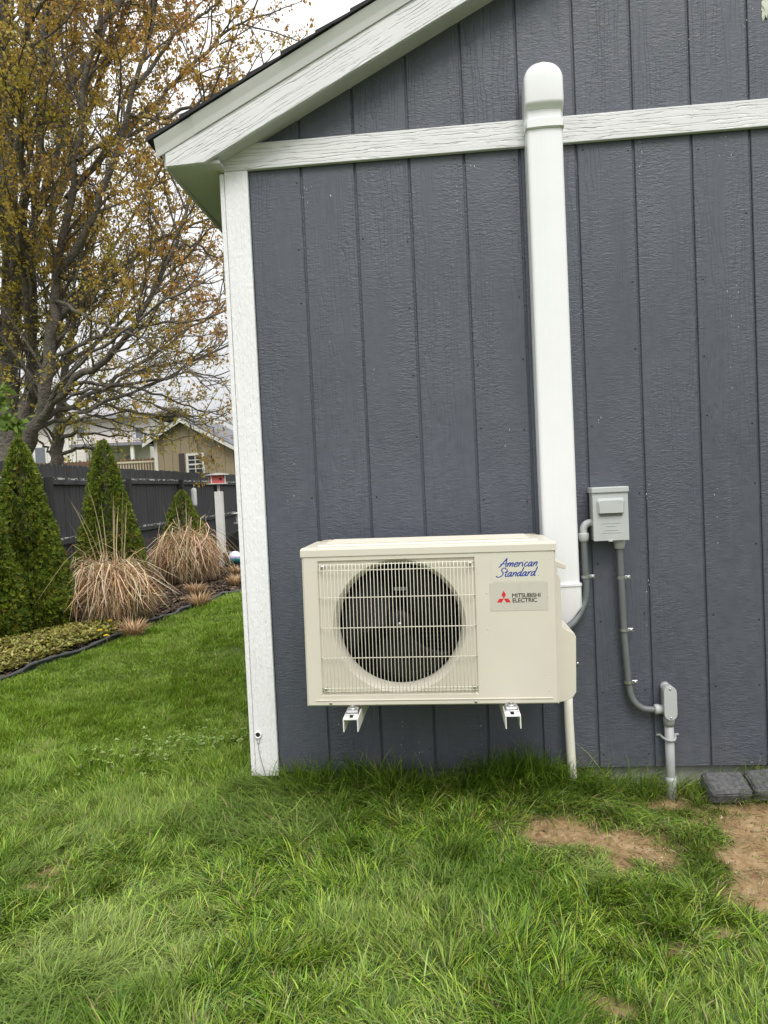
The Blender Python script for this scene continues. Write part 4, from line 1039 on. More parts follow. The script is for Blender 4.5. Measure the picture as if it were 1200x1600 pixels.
# ================================================================== MULCH BED: edging, mulch, ground cover, dandelions
pts = [(x_, y_, 0.0) for x_, y_ in BED[1:]]
path = resample(smooth_path(pts, 12), 0.05)
mb = MB(); P = []
for i, p in enumerate(path):
    wob = 0.012 * math.sin(i * 0.9) + random.uniform(-.006, .006)
    P.append((p[0] + wob, p[1], float(ground_z(np.array([p[0] + .05]), np.array([p[1]]))[0]) + 0.034 + 0.012 * math.sin(i * 0.37)))
mb.tube(P, [0.014 + 0.004 * math.sin(i * 1.7) for i in range(len(P))], 8)
b = mb.bm; lo = [b.verts.new((q[0], q[1], q[2] - 0.09)) for q in P]; hi = [b.verts.new((q[0] + 0.004, q[1], q[2])) for q in P]
for i in range(len(P) - 1): b.faces.new((lo[i], lo[i + 1], hi[i + 1], hi[i]))
tag(mb.build('garden_edging', plain('edging_plastic', (0.055, 0.06, 0.062), 0.55, 0.3, 30, 0.5, 40, 0.004)), 'black plastic lawn edging strip curving between grass and flower bed', 'edging')
n = 15000; y = rng.uniform(1.6, 11, n) ; x = bed_x(y) - 0.03 - rng.random(n) ** 1.2 * 2.3
L_ = rng.uniform(0.012, 0.035, n) * (1 + 0.1 * (y - 2)); W_ = L_ * rng.uniform(0.2, 0.4, n); a = rng.uniform(0, 6.28, n); tl = rng.normal(0, 0.35, n)
ux, uy, uz = np.cos(a), np.sin(a), np.sin(tl); vx, vy = -np.sin(a), np.cos(a); z = ground_z(x, y) + 0.006 + rng.uniform(0, 0.012, n)
def corner(s, t): return np.stack([x + ux * L_ * s + vx * W_ * t, y + uy * L_ * s + vy * W_ * t, z + uz * L_ * s * 0.8 + 0.006 * t], -1)
V = np.stack([corner(-1, -1), corner(1, -.7), corner(1, .7), corner(-1, 1), np.stack([x, y, z + W_ * 0.8], -1)], 1).reshape(-1, 3)
F = ((np.arange(n) * 5)[:, None, None] + np.array([(0, 1, 4), (1, 2, 4), (2, 3, 4), (3, 0, 4)])[None]).reshape(-1, 3)
tag(link('mulch', np_mesh('mulch', V, F, M_TINT, np.repeat(palette([(0.03, 0.02, 0.014), (0.06, 0.042, 0.03), (0.11, 0.08, 0.055), (0.2, 0.14, 0.09)], [5, 4, 2, .6], n), 5, 0))), 'dark shredded bark mulch covering the flower bed', 'mulch', kind='stuff')
# creeping yellow-green ground cover
n = 5200; y = rng.uniform(1.0, 4.2, n); x = bed_x(y) - 0.06 - rng.random(n) * (1.15 - 0.25 * (y - 1)) 
k = (fbm(x * 3, y * 3, 61) > 0.33) & (x > -4.0); x, y = x[k], y[k]; n = len(x)
nl = 7; X = np.repeat(x, nl); Y = np.repeat(y, nl); Z = np.repeat(ground_z(x, y) + rng.uniform(0.02, 0.07, n), nl) ; N = n * nl
a = rng.uniform(0, 6.28, N); s = rng.uniform(0.010, 0.019, N); up = rng.uniform(-0.2, 0.8, N)
ca, sa = np.cos(a), np.sin(a)
def lp(f, w): return np.stack([X + ca * s * f - sa * s * w, Y + sa * s * f + ca * s * w, Z + s * f * up - 0.0 * w], -1)
V = np.stack([lp(0.1, 0), lp(1.0, -.55), lp(1.9, 0), lp(1.0, .55)], 1).reshape(-1, 3)
F = (np.arange(N) * 4)[:, None] + np.array([0, 1, 2, 3])
M_LEAF = leafmat('soft_leaf', 0.5, 0.3, 0.35)
c = np.repeat(palette([(0.30, 0.29, 0.06), (0.40, 0.38, 0.12), (0.21, 0.20, 0.05), (0.30, 0.21, 0.09)], [4, 3, 2, 1], n, 0.15), nl * 4, 0)
tag(link('ground_cover', np_mesh('ground_cover', V, F, M_LEAF, c)), 'low creeping yellow-green ground cover plants in the bed corner', 'ground cover', kind='stuff')
n = 150; t_ = rng.random(n); x = -1.15 + 0.75 * t_ + rng.normal(0, 0.10, n); y = 0.35 + 0.25 * t_ + rng.normal(0, 0.10, n); nl = 3; N = n * nl
X = np.repeat(x, nl); Y = np.repeat(y, nl); Z = np.repeat(ground_z(x, y) + rng.uniform(0.035, 0.06, n), nl); a = np.repeat(rng.uniform(0, 6.28, n), nl) + np.tile(np.arange(3) * 2.094, n); s = np.repeat(rng.uniform(0.006, 0.011, n), nl); up = rng.uniform(-0.1, 0.4, N); ca, sa = np.cos(a), np.sin(a)
V = np.stack([lp(0.05, 0), lp(0.9, -.7), lp(1.6, 0), lp(0.9, .7)], 1).reshape(-1, 3)
tag(link('clover', np_mesh('clover', V, (np.arange(N) * 4)[:, None] + np.array([0, 1, 2, 3]), M_LEAF, np.repeat(palette([(0.26, 0.40, 0.10), (0.36, 0.47, 0.17), (0.18, 0.30, 0.05)], [3, 2, 2], n), nl * 4, 0))), 'pale clover patch in the lawn beside the corner board', 'clover', kind='stuff')
M_YEL = plain('dandelion_yellow', (0.75, 0.55, 0.02), 0.6, 0.1); M_STEMG = plain('stem_green', (0.12, 0.2, 0.05), 0.5)
for (px, py, lab) in ((173, 978, 'yellow dandelion beside the cut straw tuft, highest of the three'), (157, 991, 'smallest yellow dandelion standing in the creeping ground cover'), (167, 998, 'yellow dandelion nearest the black lawn edging')):
    p = at_z(px, py + 8, -0.08); gz = float(ground_z(p[:1], p[1:2])[0])
    e = empty('dandelion', (p[0], p[1], gz), lab, 'dandelion', 'dandelions in the flower bed')
    MB().tube([(0, 0, 0), (0.003, 0, 0.05), (0.0, 0, 0.10)], 0.0025, 6).build('stem', M_STEMG, e)
    mb = MB()
    for ring, (nn, rr, ht) in enumerate(((14, 0.024, 0.0), (10, 0.017, 0.006), (6, 0.009, 0.010))):
        for k in range(nn):
            t = 2 * math.pi * (k + 0.3 * ring) / nn; q = t + 0.16
            mb.quad((0, 0, 0.10), (rr * math.cos(t - .16), rr * math.sin(t - .16), 0.104 + ht), (rr * 1.1 * math.cos(t), rr * 1.1 * math.sin(t), 0.105 + ht), (rr * math.cos(q), rr * math.sin(q), 0.104 + ht))
    mb.build('flower_head', M_YEL, e, recalc=False)

# ================================================================== DRY ORNAMENTAL GRASSES
M_STRAW = leafmat('dry_blade', 0.6, 0.25, 0.25)
STRAW = [(0.58, 0.40, 0.23), (0.70, 0.54, 0.35), (0.40, 0.25, 0.135), (0.80, 0.68, 0.50), (0.22, 0.13, 0.07)]
def dry_clump(c, rad, hgt, nbl, nst, sth, label, seed):
    e = empty('ornamental_grass', c, label, 'ornamental grass', 'dried ornamental grasses in the bed')
    n = nbl; r = np.sqrt(rng.random(n)) * rad * 0.30; a = rng.uniform(0, 6.28, n)
    P = np.stack([r * np.cos(a), r * np.sin(a), np.zeros(n) - 0.02], 1); a2 = a + rng.normal(0, 0.55, n)
    f = rng.random(n)
    Ls = hgt * (0.75 + 0.75 * f) * rng.lognormal(0, 0.16, n)
    V, F, C = ribbons(P, np.stack([np.cos(a2), np.sin(a2)], 1), Ls, rng.uniform(0.006, 0.012, n), (rng.uniform(0.0, 0.30, n), rng.uniform(2.1, 3.3, n)), palette(STRAW, [4, 4, 3, 2, 2], n, 0.2), 9, -1, side=a2 + np.pi / 2 + rng.normal(0, 0.8, n), drift=rng.normal(0, 0.40, n))
    link('blades', np_mesh('blades', V, F, M_STRAW, C), e)['kind'] = 'stuff'
    # dense dark core of old leaves
    n = nbl // 2; r = np.sqrt(rng.random(n)) * rad * 0.5; a = rng.uniform(0, 6.28, n)
    V, F, C = ribbons(np.stack([r * np.cos(a), r * np.sin(a), np.zeros(n) - 0.02], 1), np.stack([np.cos(a), np.sin(a)], 1), hgt * rng.uniform(0.4, 0.85, n), rng.uniform(0.008, 0.014, n), (rng.uniform(0.0, 0.5, n), rng.uniform(0.6, 2.2, n)), palette(STRAW, [3, 1, 4, .5, 4], n, 0.15), 4, 1.2, side=rng.uniform(0, 6.28, n))
    link('old_leaves', np_mesh('old_leaves', V, F, M_STRAW, C), e)['kind'] = 'stuff'
    if nst:
        r = np.sqrt(rng.random(nst)) * rad * 0.35; a = rng.uniform(0, 6.28, nst)
        V, F, C = ribbons(np.stack([r * np.cos(a), r * np.sin(a), np.zeros(nst)], 1), np.stack([np.cos(a), np.sin(a)], 1), sth * rng.uniform(0.75, 1.1, nst), np.full(nst, 0.010), (rng.uniform(0.0, 0.15, nst), rng.uniform(0.1, 0.7, nst)), palette([(0.45, 0.36, 0.2), (0.55, 0.45, 0.27)], [1, 1], nst), 6, 1.6)
        link('seed_stalks', np_mesh('seed_stalks', V, F, M_STRAW, C), e)['kind'] = 'stuff'
def gz1(x, y): return float(ground_z(np.array([x]), np.array([y]))[0])
def spot(px, D):
    p = at(px, 780, D); return (p[0], p[1], gz1(p[0], p[1]))
dry_clump(spot(169, 6.95), 0.31, 0.75, 2300, 13, 1.30, 'large dried tan ornamental grass with tall stalks, in front of the middle conifer', 1)
dry_clump(spot(287, 10.0), 0.38, 0.84, 2300, 9, 1.15, 'round dried tan ornamental grass clump beside the white birdhouse post', 2)
def tuft(px, D, h, lab):
    c = spot(px, D); e = empty('straw_tuft', c, lab, 'dry tuft', 'cut straw tufts in the mulch'); n = 260
    a = rng.uniform(0, 6.28, n); r = np.sqrt(rng.random(n)) * h * 0.4
    V, F, C = ribbons(np.stack([r * np.cos(a), r * np.sin(a), np.zeros(n)], 1), np.stack([np.cos(a), np.sin(a)], 1), h * rng.uniform(0.6, 1.3, n), rng.uniform(0.006, 0.010, n), (rng.uniform(0, 0.5, n), rng.uniform(0.8, 2.0, n)), palette([(0.5, 0.34, 0.19), (0.6, 0.45, 0.28), (0.38, 0.24, 0.12)], [3, 2, 2], n), 3, 1.2)
    link('straw', np_mesh('straw', V, F, M_STRAW, C), e)['kind'] = 'stuff'
tuft(197, 6.35, 0.17, 'small cut straw tuft in front of the large stalky grass clump')
tuft(297, 8.7, 0.17, 'cut straw tuft in the mulch, behind its twin below the round clump')
tuft(303, 8.05, 0.18, 'cut straw tuft in the mulch nearest the lawn below the round clump')
tuft(361, 9.5, 0.17, 'cut straw tuft in the mulch close to the white corner board')
tuft(364, 10.6, 0.20, 'cut straw tuft at the foot of the white birdhouse post')

# ================================================================== ARBORVITAE
M_CEDAR = leafmat('cedar_spray', 0.5, 0.15, 0.3)
M_BARK = plain('bark', (0.10, 0.082, 0.066), 0.9, 0.35, 14, 0.9, 40, 0.02)
def arborvitae(c, rad, hgt, n, label, lean=(0, 0), sh=1.0):
    e = empty('arborvitae', c, label, 'conifer', 'conical arborvitae along the fence')
    MB().tube([(0, 0, -0.05), (0.01, 0, hgt * 0.5), (lean[0], lean[1], hgt * 0.93)], [0.045, 0.03, 0.008], 8).build('trunk', M_BARK, e)
    f = 1 - np.sqrt(rng.random(n)); f = np.where(rng.random(n) < 0.15, rng.random(n), f)     # more low down
    a = rng.uniform(0, 6.28, n)
    prof = np.clip(1 - f, 0, 1) ** 0.72 * (1 - np.clip(0.16 - f, 0, 1) * 1.6)
    lump = 0.68 + 0.58 * fbm(a * 2.1 + 5, f * hgt * 4.2, int(c[0] * 100) % 97, 3)
    R_ = rad * prof * lump * (1 - 0.35 * rng.random(n) ** 2.2) + 0.012
    x = R_ * np.cos(a) + lean[0] * f; y = R_ * np.sin(a) + lean[1] * f; z = f * hgt * 0.985 + 0.03
    nl = 6; X = np.repeat(x, nl); Y = np.repeat(y, nl); Z = np.repeat(z, nl); A = np.repeat(a, nl); N = n * nl
    # flat fan: leaflets spread in a roughly radial-vertical plane
    tw = np.repeat(rng.normal(0, 0.5, n), nl); A2 = A + tw
    fan = np.tile(np.linspace(-0.85, 0.85, nl), n) + rng.normal(0, 0.15, N)
    el = np.repeat(rng.normal(0.85, 0.3, n), nl) + fan
    s = rng.uniform(0.022, 0.044, N) * sh; w = s * 0.13
    dx, dy, dz = np.cos(A2) * np.cos(el), np.sin(A2) * np.cos(el), np.sin(el)
    qx, qy, qz = -np.cos(A2) * np.sin(el), -np.sin(A2) * np.sin(el), np.cos(el)
    sxx, syy = -np.sin(A2), np.cos(A2)
    k1 = rng.uniform(-0.7, 0.7, N)
    wx, wy, wz = qx + sxx * k1, qy + syy * k1, qz
    P0 = np.stack([X, Y, Z], -1); D_ = np.stack([dx, dy, dz], -1) * s[:, None]; Wv = np.stack([wx, wy, wz], -1) * w[:, None]
    V = np.stack([P0 + 0.1 * D_ - Wv, P0 + D_, P0 + 0.35 * D_ + 1.2 * Wv], 1).reshape(-1, 3)
    F = (np.arange(N) * 3)[:, None] + np.array([0, 1, 2])
    cc = palette([(0.080, 0.125, 0.013), (0.135, 0.185, 0.018), (0.20, 0.235, 0.025), (0.04, 0.07, 0.010), (0.18, 0.145, 0.025)], [4, 4, 3, 2, .8], n, 0.18)
    link('foliage', np_mesh('foliage', V, F, M_CEDAR, np.repeat(cc, nl * 3, 0)), e)
    # inner twiggy mass so the crown is not hollow
    mb = MB()
    for k in range(70):
        ff = random.random(); t = random.uniform(0, 6.28); rr = rad * max(0.02, (1 - ff)) ** 0.72 * 0.8
        mb.tube([(lean[0] * ff, lean[1] * ff, ff * hgt * 0.9), (rr * .6 * math.cos(t), rr * .6 * math.sin(t), ff * hgt * 0.9 + 0.06), (rr * math.cos(t), rr * math.sin(t), ff * hgt * 0.9 + 0.16)], [0.01, 0.007, 0.002], 4)
    mb.build('branches', M_BARK, e)
arborvitae(spot(34, 6.55), 0.41, 1.71, 17000, 'largest dark green arborvitae, cut by the picture edge beside the ground cover')
arborvitae(spot(-30, 6.2), 0.36, 1.38, 9000, 'lower arborvitae shoulder at the picture edge, left of the largest conifer')
arborvitae(spot(166, 8.6), 0.45, 1.86, 15000, 'middle arborvitae rising behind the large stalky grass clump')
arborvitae(spot(284, 11.0), 0.50, 1.27, 8000, 'smallest arborvitae behind the round dried grass clump')

# ================================================================== FENCE
def mat_fence():
    t = NT('fence_stain'); v = t.coords('Object', (1, 1, 1), rnd=23)
    g = t.noise(t.coords('Object', (45, 45, 1.6), rnd=23), 1.0, 5)
    c = t.ramp(g, [(0.25, (0.030, 0.030, 0.031)), (0.6, (0.066, 0.066, 0.068)), (0.85, (0.125, 0.124, 0.122))])
    b = t.bump(g, 0.5, 0.004)
    return t.fin(c, 0.8, b, spec=0.3)
def mat_rail():
    t = NT('rail_stain'); v = t.coords('Object', (5, 40, 40), rnd=23)
    c = t.ramp(t.noise(v, 1.0, 5), [(0.3, (0.03, 0.031, 0.034)), (0.7, (0.075, 0.076, 0.08))])
    g = t.n('NewGeometry'); sx = t.n('SeparateXYZ'); tc = t.n('TexCoord'); t.l(tc.outputs['Object'], sx.inputs[0])
    pe = t.ramp(t.noise(t.coords('Object', (9, 60, 30), rnd=23), 1.0, 4, 0.7), [(0.50, 0.0), (0.54, 1.0)])
    top = t.math('GREATER_THAN', sx.outputs[2], 0.018)
    c = t.mix(t.math('MULTIPLY', pe, top), c, (0.5, 0.5, 0.47))
    return t.fin(c, 0.8, t.bump(t.noise(v, 1.0, 5), 0.5, 0.003), spec=0.3)
M_FENCE, M_RAIL = mat_fence(), mat_rail()
fA, fB = at(0, 788, 7.9), at(365, 771, 18.0); fA[2] = fB[2] = 0
fdir = (fB - fA) / np.linalg.norm(fB - fA); fpos = lambda s: fA + fdir * s
fang = math.atan2(fdir[1], fdir[0])
fence = empty('board_fence', (fA[0], fA[1], -0.2), 'dark charcoal board fence with posts and rails, behind the conifers', 'fence', rot=(0, 0, fang))
# local x runs along the fence; our side is local -y
pk = MB().prism([(-0.0685, -0.02), (0.0685, -0.02), (0.0685, 1.735), (0.05, 1.757), (-0.05, 1.757), (-0.0685, 1.735)], 0.0, 0.018).mesh('picket', M_FENCE)
s = -4.6; 
while s < 13.5:
    o = link('picket', pk, fence, loc=(s, random.uniform(-.002, .002), random.uniform(-.012, .006)), rot=(0, random.uniform(-.004, .004), 0)); s += 0.1425
post_me = MB().box((-0.045, -0.10, -0.02), (0.045, -0.002, 1.60), bev=0.006).mesh('post', plain('post_stain', (0.022, 0.022, 0.024), 0.8, 0.3, 12, 0.5, 40, 0.004))
d0 = None
PS = [-3.95, -1.5, 0.95, 3.40, 5.95, 8.45, 10.9]
for s in PS: link('post', post_me, fence, loc=(s, 0, 0))
PS2 = PS + [13.4]
for i in range(len(PS2) - 1):
    for z in (1.545, 0.80, 0.20):
        Ln = PS2[i + 1] - PS2[i] - 0.094
        mb = MB(); mb.box((-Ln / 2, -0.042, -0.043), (Ln / 2, -0.003, 0.043), bev=0.004)
        link('rail', mb.mesh('rail', M_RAIL), fence, loc=((PS2[i] + PS2[i + 1]) / 2, 0, z + random.uniform(-.012, .012)), rot=(0, random.uniform(-.006, .006), 0))
for k in range(46):
    link('picket', pk, fence, loc=(13.45 + random.uniform(-.002, .002), -0.08 - k * 0.1425, random.uniform(-.012, .006)), rot=(0, 0, math.pi / 2))
for k in range(3):
    link('post', post_me, fence, loc=(13.45, -0.05 - k * 2.45, 0), rot=(0, 0, -math.pi / 2))
    for z in (1.545, 0.80, 0.20):
        link('rail', MB().box((-1.17, -0.042, -0.043), (1.17, -0.003, 0.043), bev=0.004).mesh('rail', M_RAIL), fence, loc=(13.45, -0.05 - (k + 0.5) * 2.45, z), rot=(0, 0, -math.pi / 2))
# white tube on the post
p = at(303, 777, 14.2)
e = empty('tube_feeder', (p[0], p[1], p[2] - 0.18), 'white tubular feeder hanging on the dark fence post', 'bird feeder')
MB().lathe([(0.02, 0.0), (0.045, 0.012), (0.055, 0.04), (0.055, 0.32), (0.045, 0.348), (0.02, 0.36)], (0, 0, 0), 'z', 20).build('tube', M_PVC, e)
MB().tube([(0.03, -0.04, 0.03), (0.06, -0.07, 0.03), (0.075, -0.085, 0.028)], 0.006, 6).build('perch', M_STEEL, e)
MB().tube([(0, 0, 0.355), (0, 0.03, 0.40), (0, 0.10, 0.41)], 0.004, 6).build('hook', M_STEEL, e)

# ---- birdhouse on its white post
bp_ = at(348, 884, 12.2); gz0_ = gz1(bp_[0], bp_[1])
vp = empty('post_sleeve', (bp_[0], bp_[1], gz0_), 'tall white square post standing in the bed under the red birdhouse', 'post')
hpost = at(344, 768, 12.2)[2] - gz0_
MB().box((-0.06, -0.06, -0.05), (0.06, 0.06, hpost), bev=0.006).build('sleeve', plain('vinyl_white', (0.72, 0.71, 0.68), 0.5, 0.08, 6), vp)
MB().box((-0.018, -0.018, hpost), (0.018, 0.018, hpost + 0.125), bev=0.003).build('stub', plain('stub_wood', (0.5, 0.47, 0.42), 0.7), vp)
bz = gz0_ + hpost + 0.125
bh = empty('birdhouse', (bp_[0] - 0.02, bp_[1], bz), 'small red birdhouse with pale flat roof on the white post', 'birdhouse', rot=(0, 0, 0.55))
M_BHRED = plain('birdhouse_red', (0.52, 0.10, 0.10), 0.6, 0.15); M_BHW = plain('birdhouse_white', (0.66, 0.66, 0.6), 0.6, 0.1)
MB().box((-0.15, -0.11, 0.0), (0.15, 0.11, 0.012)).build('floor', M_BHW, bh)
MB().box((-0.11, -0.08, 0.012), (0.11, 0.08, 0.145)).build('body', M_BHRED, bh)
mb = MB()
for x_ in (-0.113, 0.113):
    for y_ in (-0.083, 0.083): mb.box((x_ - .008, y_ - .008, 0.0125), (x_ + .008, y_ + .008, 0.145))
mb.build('corner_trim', M_BHW, bh)
MB().lathe([(0.022, 0.0), (0.022, 0.003), (0.0001, 0.003)], (0.04, -0.084, 0.08), 'y', 14).build('entrance_hole', M_DARK, bh)
mb = MB(); mb.prism([(-0.175, 0.146), (0.175, 0.146), (0.175, 0.156), (0.0, 0.182), (-0.175, 0.156)], -0.14, 0.14); mb.build('roof', M_BHW, bh)

# ---- dark hose tub, bucket and gazing ball behind the corner
tp = at(368, 872, 12.4); tz = gz1(tp[0], tp[1])
tb = empty('hose_tub', (tp[0] + 0.12, tp[1] + 0.15, tz), 'dark open ring hose holder half hidden behind the corner board', 'hose holder', rot=(0, 0, -0.2))
M_TUB = plain('tub_plastic', (0.045, 0.05, 0.052), 0.45, 0.15)
MB().lathe([(0.27, -0.12), (0.30, -0.12), (0.315, 0.0), (0.30, 0.12), (0.27, 0.12), (0.285, 0.0), (0.27, -0.12)], (0, 0, 0.30), 'y', 36).build('ring', M_TUB, tb)
mb = MB(); mb.lathe([(0.27, 0.10), (0.27, 0.12), (0.0001, 0.12)], (0, 0, 0.30), 'y', 36); mb.build('back_disc', M_TUB, tb)
bk = spot(357, 12.0)
bq = empty('bucket', bk, 'dull grey garden bucket at the foot of the birdhouse post', 'bucket')
MB().lathe([(0.10, 0.0), (0.14, 0.25), (0.145, 0.26), (0.13, 0.26), (0.09, 0.02)], (0, 0, 0), 'z', 24).build('pail', plain('bucket_grey', (0.14, 0.15, 0.15), 0.5, 0.2), bq)
gp = at(367, 866, 11.6); gzb = gz1(gp[0], gp[1])
gb = empty('gazing_ball', (gp[0], gp[1], gzb), 'teal garden ball with pale top beside the corner board', 'garden ball')
MB().lathe([(0.07, 0), (0.075, 0.03), (0.045, 0.06), (0.04, 0.09), (0.06, 0.10)], (0, 0, 0), 'z', 20).build('stand', M_TUB, gb)
def mat_ball():
    t = NT('ball_glaze'); v = t.coords('Object'); sx = t.n('SeparateXYZ'); t.l(v, sx.inputs[0])
    n = t.noise(v, 9, 4); h = t.math('ADD', sx.outputs[2], t.math('MULTIPLY', n, 0.12))
    c = t.ramp(t.math('MULTIPLY', h, 3.0), [(0.55, (0.02, 0.16, 0.15)), (0.72, (0.05, 0.3, 0.3)), (0.8, (0.45, 0.4, 0.65)), (0.9, (0.8, 0.8, 0.85))])
    return t.fin(c, 0.15, spec=0.6)
mb = MB(); bmesh.ops.create_uvsphere(mb.bm, u_segments=28, v_segments=18, radius=0.105)
for v in mb.bm.verts: v.co.z += 0.2
for f in mb.bm.faces: f.smooth = True
mb.build('ball', mat_ball(), gb)
fp = at(371, 803, 12.6)
fe = empty('tray_feeder', (fp[0], fp[1], fp[2]), 'small pale hanging tray feeder at the edge of the corner board', 'bird feeder')
MB().lathe([(0.10, 0.0), (0.105, 0.015), (0.0001, 0.03)], (0, 0, 0), 'z', 20).build('roof_plate', M_BHW, fe)
MB().lathe([(0.035, -0.15), (0.035, 0.0)], (0, 0, 0), 'z', 14).build('seed_tube', M_BOX, fe)
MB().lathe([(0.07, -0.165), (0.075, -0.15)], (0, 0, 0), 'z', 18).build('tray', M_BOX, fe)
MB().tube([(0, 0, 0.02), (0, 0, 0.2), (0.03, 0.0, 0.26), (0.09, 0, 0.24), (0.11, 0, 0.1), (0.11, 0, fp[2] * -1 - 0.2)], 0.006, 6).build('crook', M_TUB, fe)

# ================================================================== TAN SHED beyond the fence
sc_p = at(292, 774, 24.0); ts = empty('tan_shed', (sc_p[0], sc_p[1], -0.25), 'tan panelled garden shed with white window beyond the fence', 'shed', rot=(0, 0, YAW - 0.17))
M_TAN = plain('tan_siding', (0.31, 0.25, 0.16), 0.7, 0.1, 4, 0.3, 60, 0.004); M_TANW = plain('shed_white', (0.7, 0.69, 0.64), 0.6, 0.06)
M_ROOFG = plain('roof_grey', (0.16, 0.165, 0.18), 0.85, 0.2, 60, 0.5, 200, 0.004)
hz = at(292, 656, 24.0)[2] + 0.25; lw, rw = 1.02, 2.0; pt = 0.56
core = MB().prism([(-lw, 0), (rw, 0), (rw, hz - rw * pt), (0, hz), (-lw, hz - lw * pt)], 0.02, 3.2).build('wall', M_TAN, ts)
xx = -lw
while xx < rw - 0.02:
    x1 = min(xx + 0.30, rw); g_ = 0.006; top = lambda q: hz - abs(q) * pt - 0.01
    pl = [(xx + g_, 0.0), (x1 - g_, 0.0), (x1 - g_, top(x1 - g_))] + ([(0, top(0))] if xx + g_ < 0 < x1 - g_ else []) + [(xx + g_, top(xx + g_))]
    MB().prism(pl, 0.0, 0.019).build('siding_plank', M_TAN, ts); xx = x1
MB().box((-lw - 0.02, -0.03, 0), (-lw + 0.09, -0.002, hz - lw * pt - 0.02)).build('corner_trim', M_TANW, ts)
for sgn, w_ in ((-1, lw + 0.32), (1, rw + 0.3)):
    th = 0.12
    mb = MB(); mb.prism([(0, hz + 0.03), (sgn * w_, hz + 0.03 - w_ * pt), (sgn * w_, hz + 0.03 - w_ * pt + 0.05), (0, hz + 0.08)], -0.22, 3.4); rf = mb.build('roof', M_ROOFG, ts)
    mb = MB(); mb.prism([(0, hz + 0.03 - th), (sgn * w_, hz + 0.03 - th - w_ * pt), (sgn * w_, hz + 0.028 - w_ * pt), (0, hz + 0.028)], -0.24, -0.205); mb.build('rake_board', M_TANW, rf)
MB().box((-lw - 0.32, -0.2, hz - lw * pt - 0.2), (-lw - 0.001, 3.3, hz - lw * pt - 0.17)).build('soffit', plain('soffit_dark', (0.2, 0.17, 0.13), 0.7), ts)
# window: frame, muntins, eight panes
def loc_on(px, py, e):
    bpy.context.view_layer.update(); mi = e.matrix_world.inverted()
    o = mi @ Vector(CAM); q = mi @ Vector(at(px, py, 10.0)); d = q - o; r = o + d * ((0.0 - o.y) / d.y); return r.x, r.z
wx0, wz1 = loc_on(291, 709, ts); wx1, wz0 = loc_on(321, 742, ts)
wn = MB(); fw_ = 0.075
wn.box((wx0, -0.05, wz0), (wx0 + fw_, -0.001, wz1)); wn.box((wx1 - fw_, -0.05, wz0), (wx1, -0.001, wz1)); wn.box((wx0 + fw_, -0.05, wz1 - fw_), (wx1 - fw_, -0.001, wz1)); wn.box((wx0 + fw_, -0.05, wz0), (wx1 - fw_, -0.001, wz0 + fw_))
win = wn.build('window', M_TANW, ts)
ix0, ix1, iz0, iz1 = wx0 + fw_, wx1 - fw_, wz0 + fw_, wz1 - fw_
M_GLASS = plain('dark_glass', (0.012, 0.013, 0.015), 0.08, 0.1, 5, 0.02, 10, spec=0.6)
for i in range(2):
    for j in range(4):
        a_, b__ = ix0 + (ix1 - ix0) * i / 2, ix0 + (ix1 - ix0) * (i + 1) / 2; c_, d_ = iz0 + (iz1 - iz0) * j / 4, iz0 + (iz1 - iz0) * (j + 1) / 4
        MB().box((a_ + 0.012, -0.02, c_ + 0.012), (b__ - 0.012, -0.012, d_ - 0.012)).build('pane', M_GLASS, win)
mb = MB(); xm = (ix0 + ix1) / 2; mb.box((xm - 0.012, -0.035, iz0), (xm + 0.012, -0.002, iz1))
for j in (1, 2, 3):
    zz = iz0 + (iz1 - iz0) * j / 4; hh = 0.025 if j == 2 else 0.012
    mb.box((ix0, -0.034, zz - hh), (ix1, -0.0025, zz + hh))
mb.build('muntin', M_TANW, win)
sx0, _ = loc_on(280, 720, ts); sx1, _ = loc_on(288.5, 720, ts)
MB().box((sx0, -0.03, wz0), (sx1, -0.001, wz1 + 0.02), bev=0.004).build('shutter', plain('shutter_plum', (0.06, 0.045, 0.05), 0.6), ts)
hx_, hz_ = loc_on(332, 716, ts)
MB().tube([(hx_ - 0.03, -0.01, hz_ + 0.08), (hx_ - 0.01, -0.08, hz_ + 0.05), (hx_ + 0.02, -0.06, hz_), (hx_ + 0.04, -0.01, hz_ - 0.1)], 0.02, 6).build('wall_hook', M_DARK, ts)

# ================================================================== WHITE HOUSE far behind
hp = at(135, 780, 36.0); wh = empty('white_house', (hp[0], hp[1], -0.3), 'pale sided two-storey house with grey roof seen through the branches', 'house', rot=(0, 0, YAW))
M_WHITE = plain('pale_siding', (0.72, 0.67, 0.63), 0.7, 0.05, 3, 0.2, 30, 0.004)
def hl(px, py): 
    return loc_on(px, py, wh)
top_z = hl(150, 655)[1]; roof_z = hl(150, 640)[1]
x0h, x1h = hl(-150, 700)[0], hl(234, 700)[0]
hw = MB().box((x0h, 0.03, 0), (x1h, 8, top_z)).build('wall', M_WHITE, wh)
z = 0.1
lap = MB().prism([(-0.012, 0.0), (0.0, 0.0), (0.0, 0.17), (-0.003, 0.17)], x0h, x1h, axis='x').mesh('siding_lap', M_WHITE)
while z < top_z - 0.1:
    link('siding_lap', lap, wh, loc=(0, 0.0295, z)); z += 0.172
mb = MB(); mb.prism([(-0.5, top_z - 0.05), (4.0, roof_z + 0.3), (8.5, top_z - 0.05), (8.5, top_z + 0.12), (4.0, roof_z + 0.5), (-0.5, top_z + 0.12)], x0h - 0.4, x1h + 0.4, axis='x'); mb.build('roof', plain('house_roof', (0.30, 0.285, 0.30), 0.9, 0.15, 3, 0.4, 20, 0.02), wh)
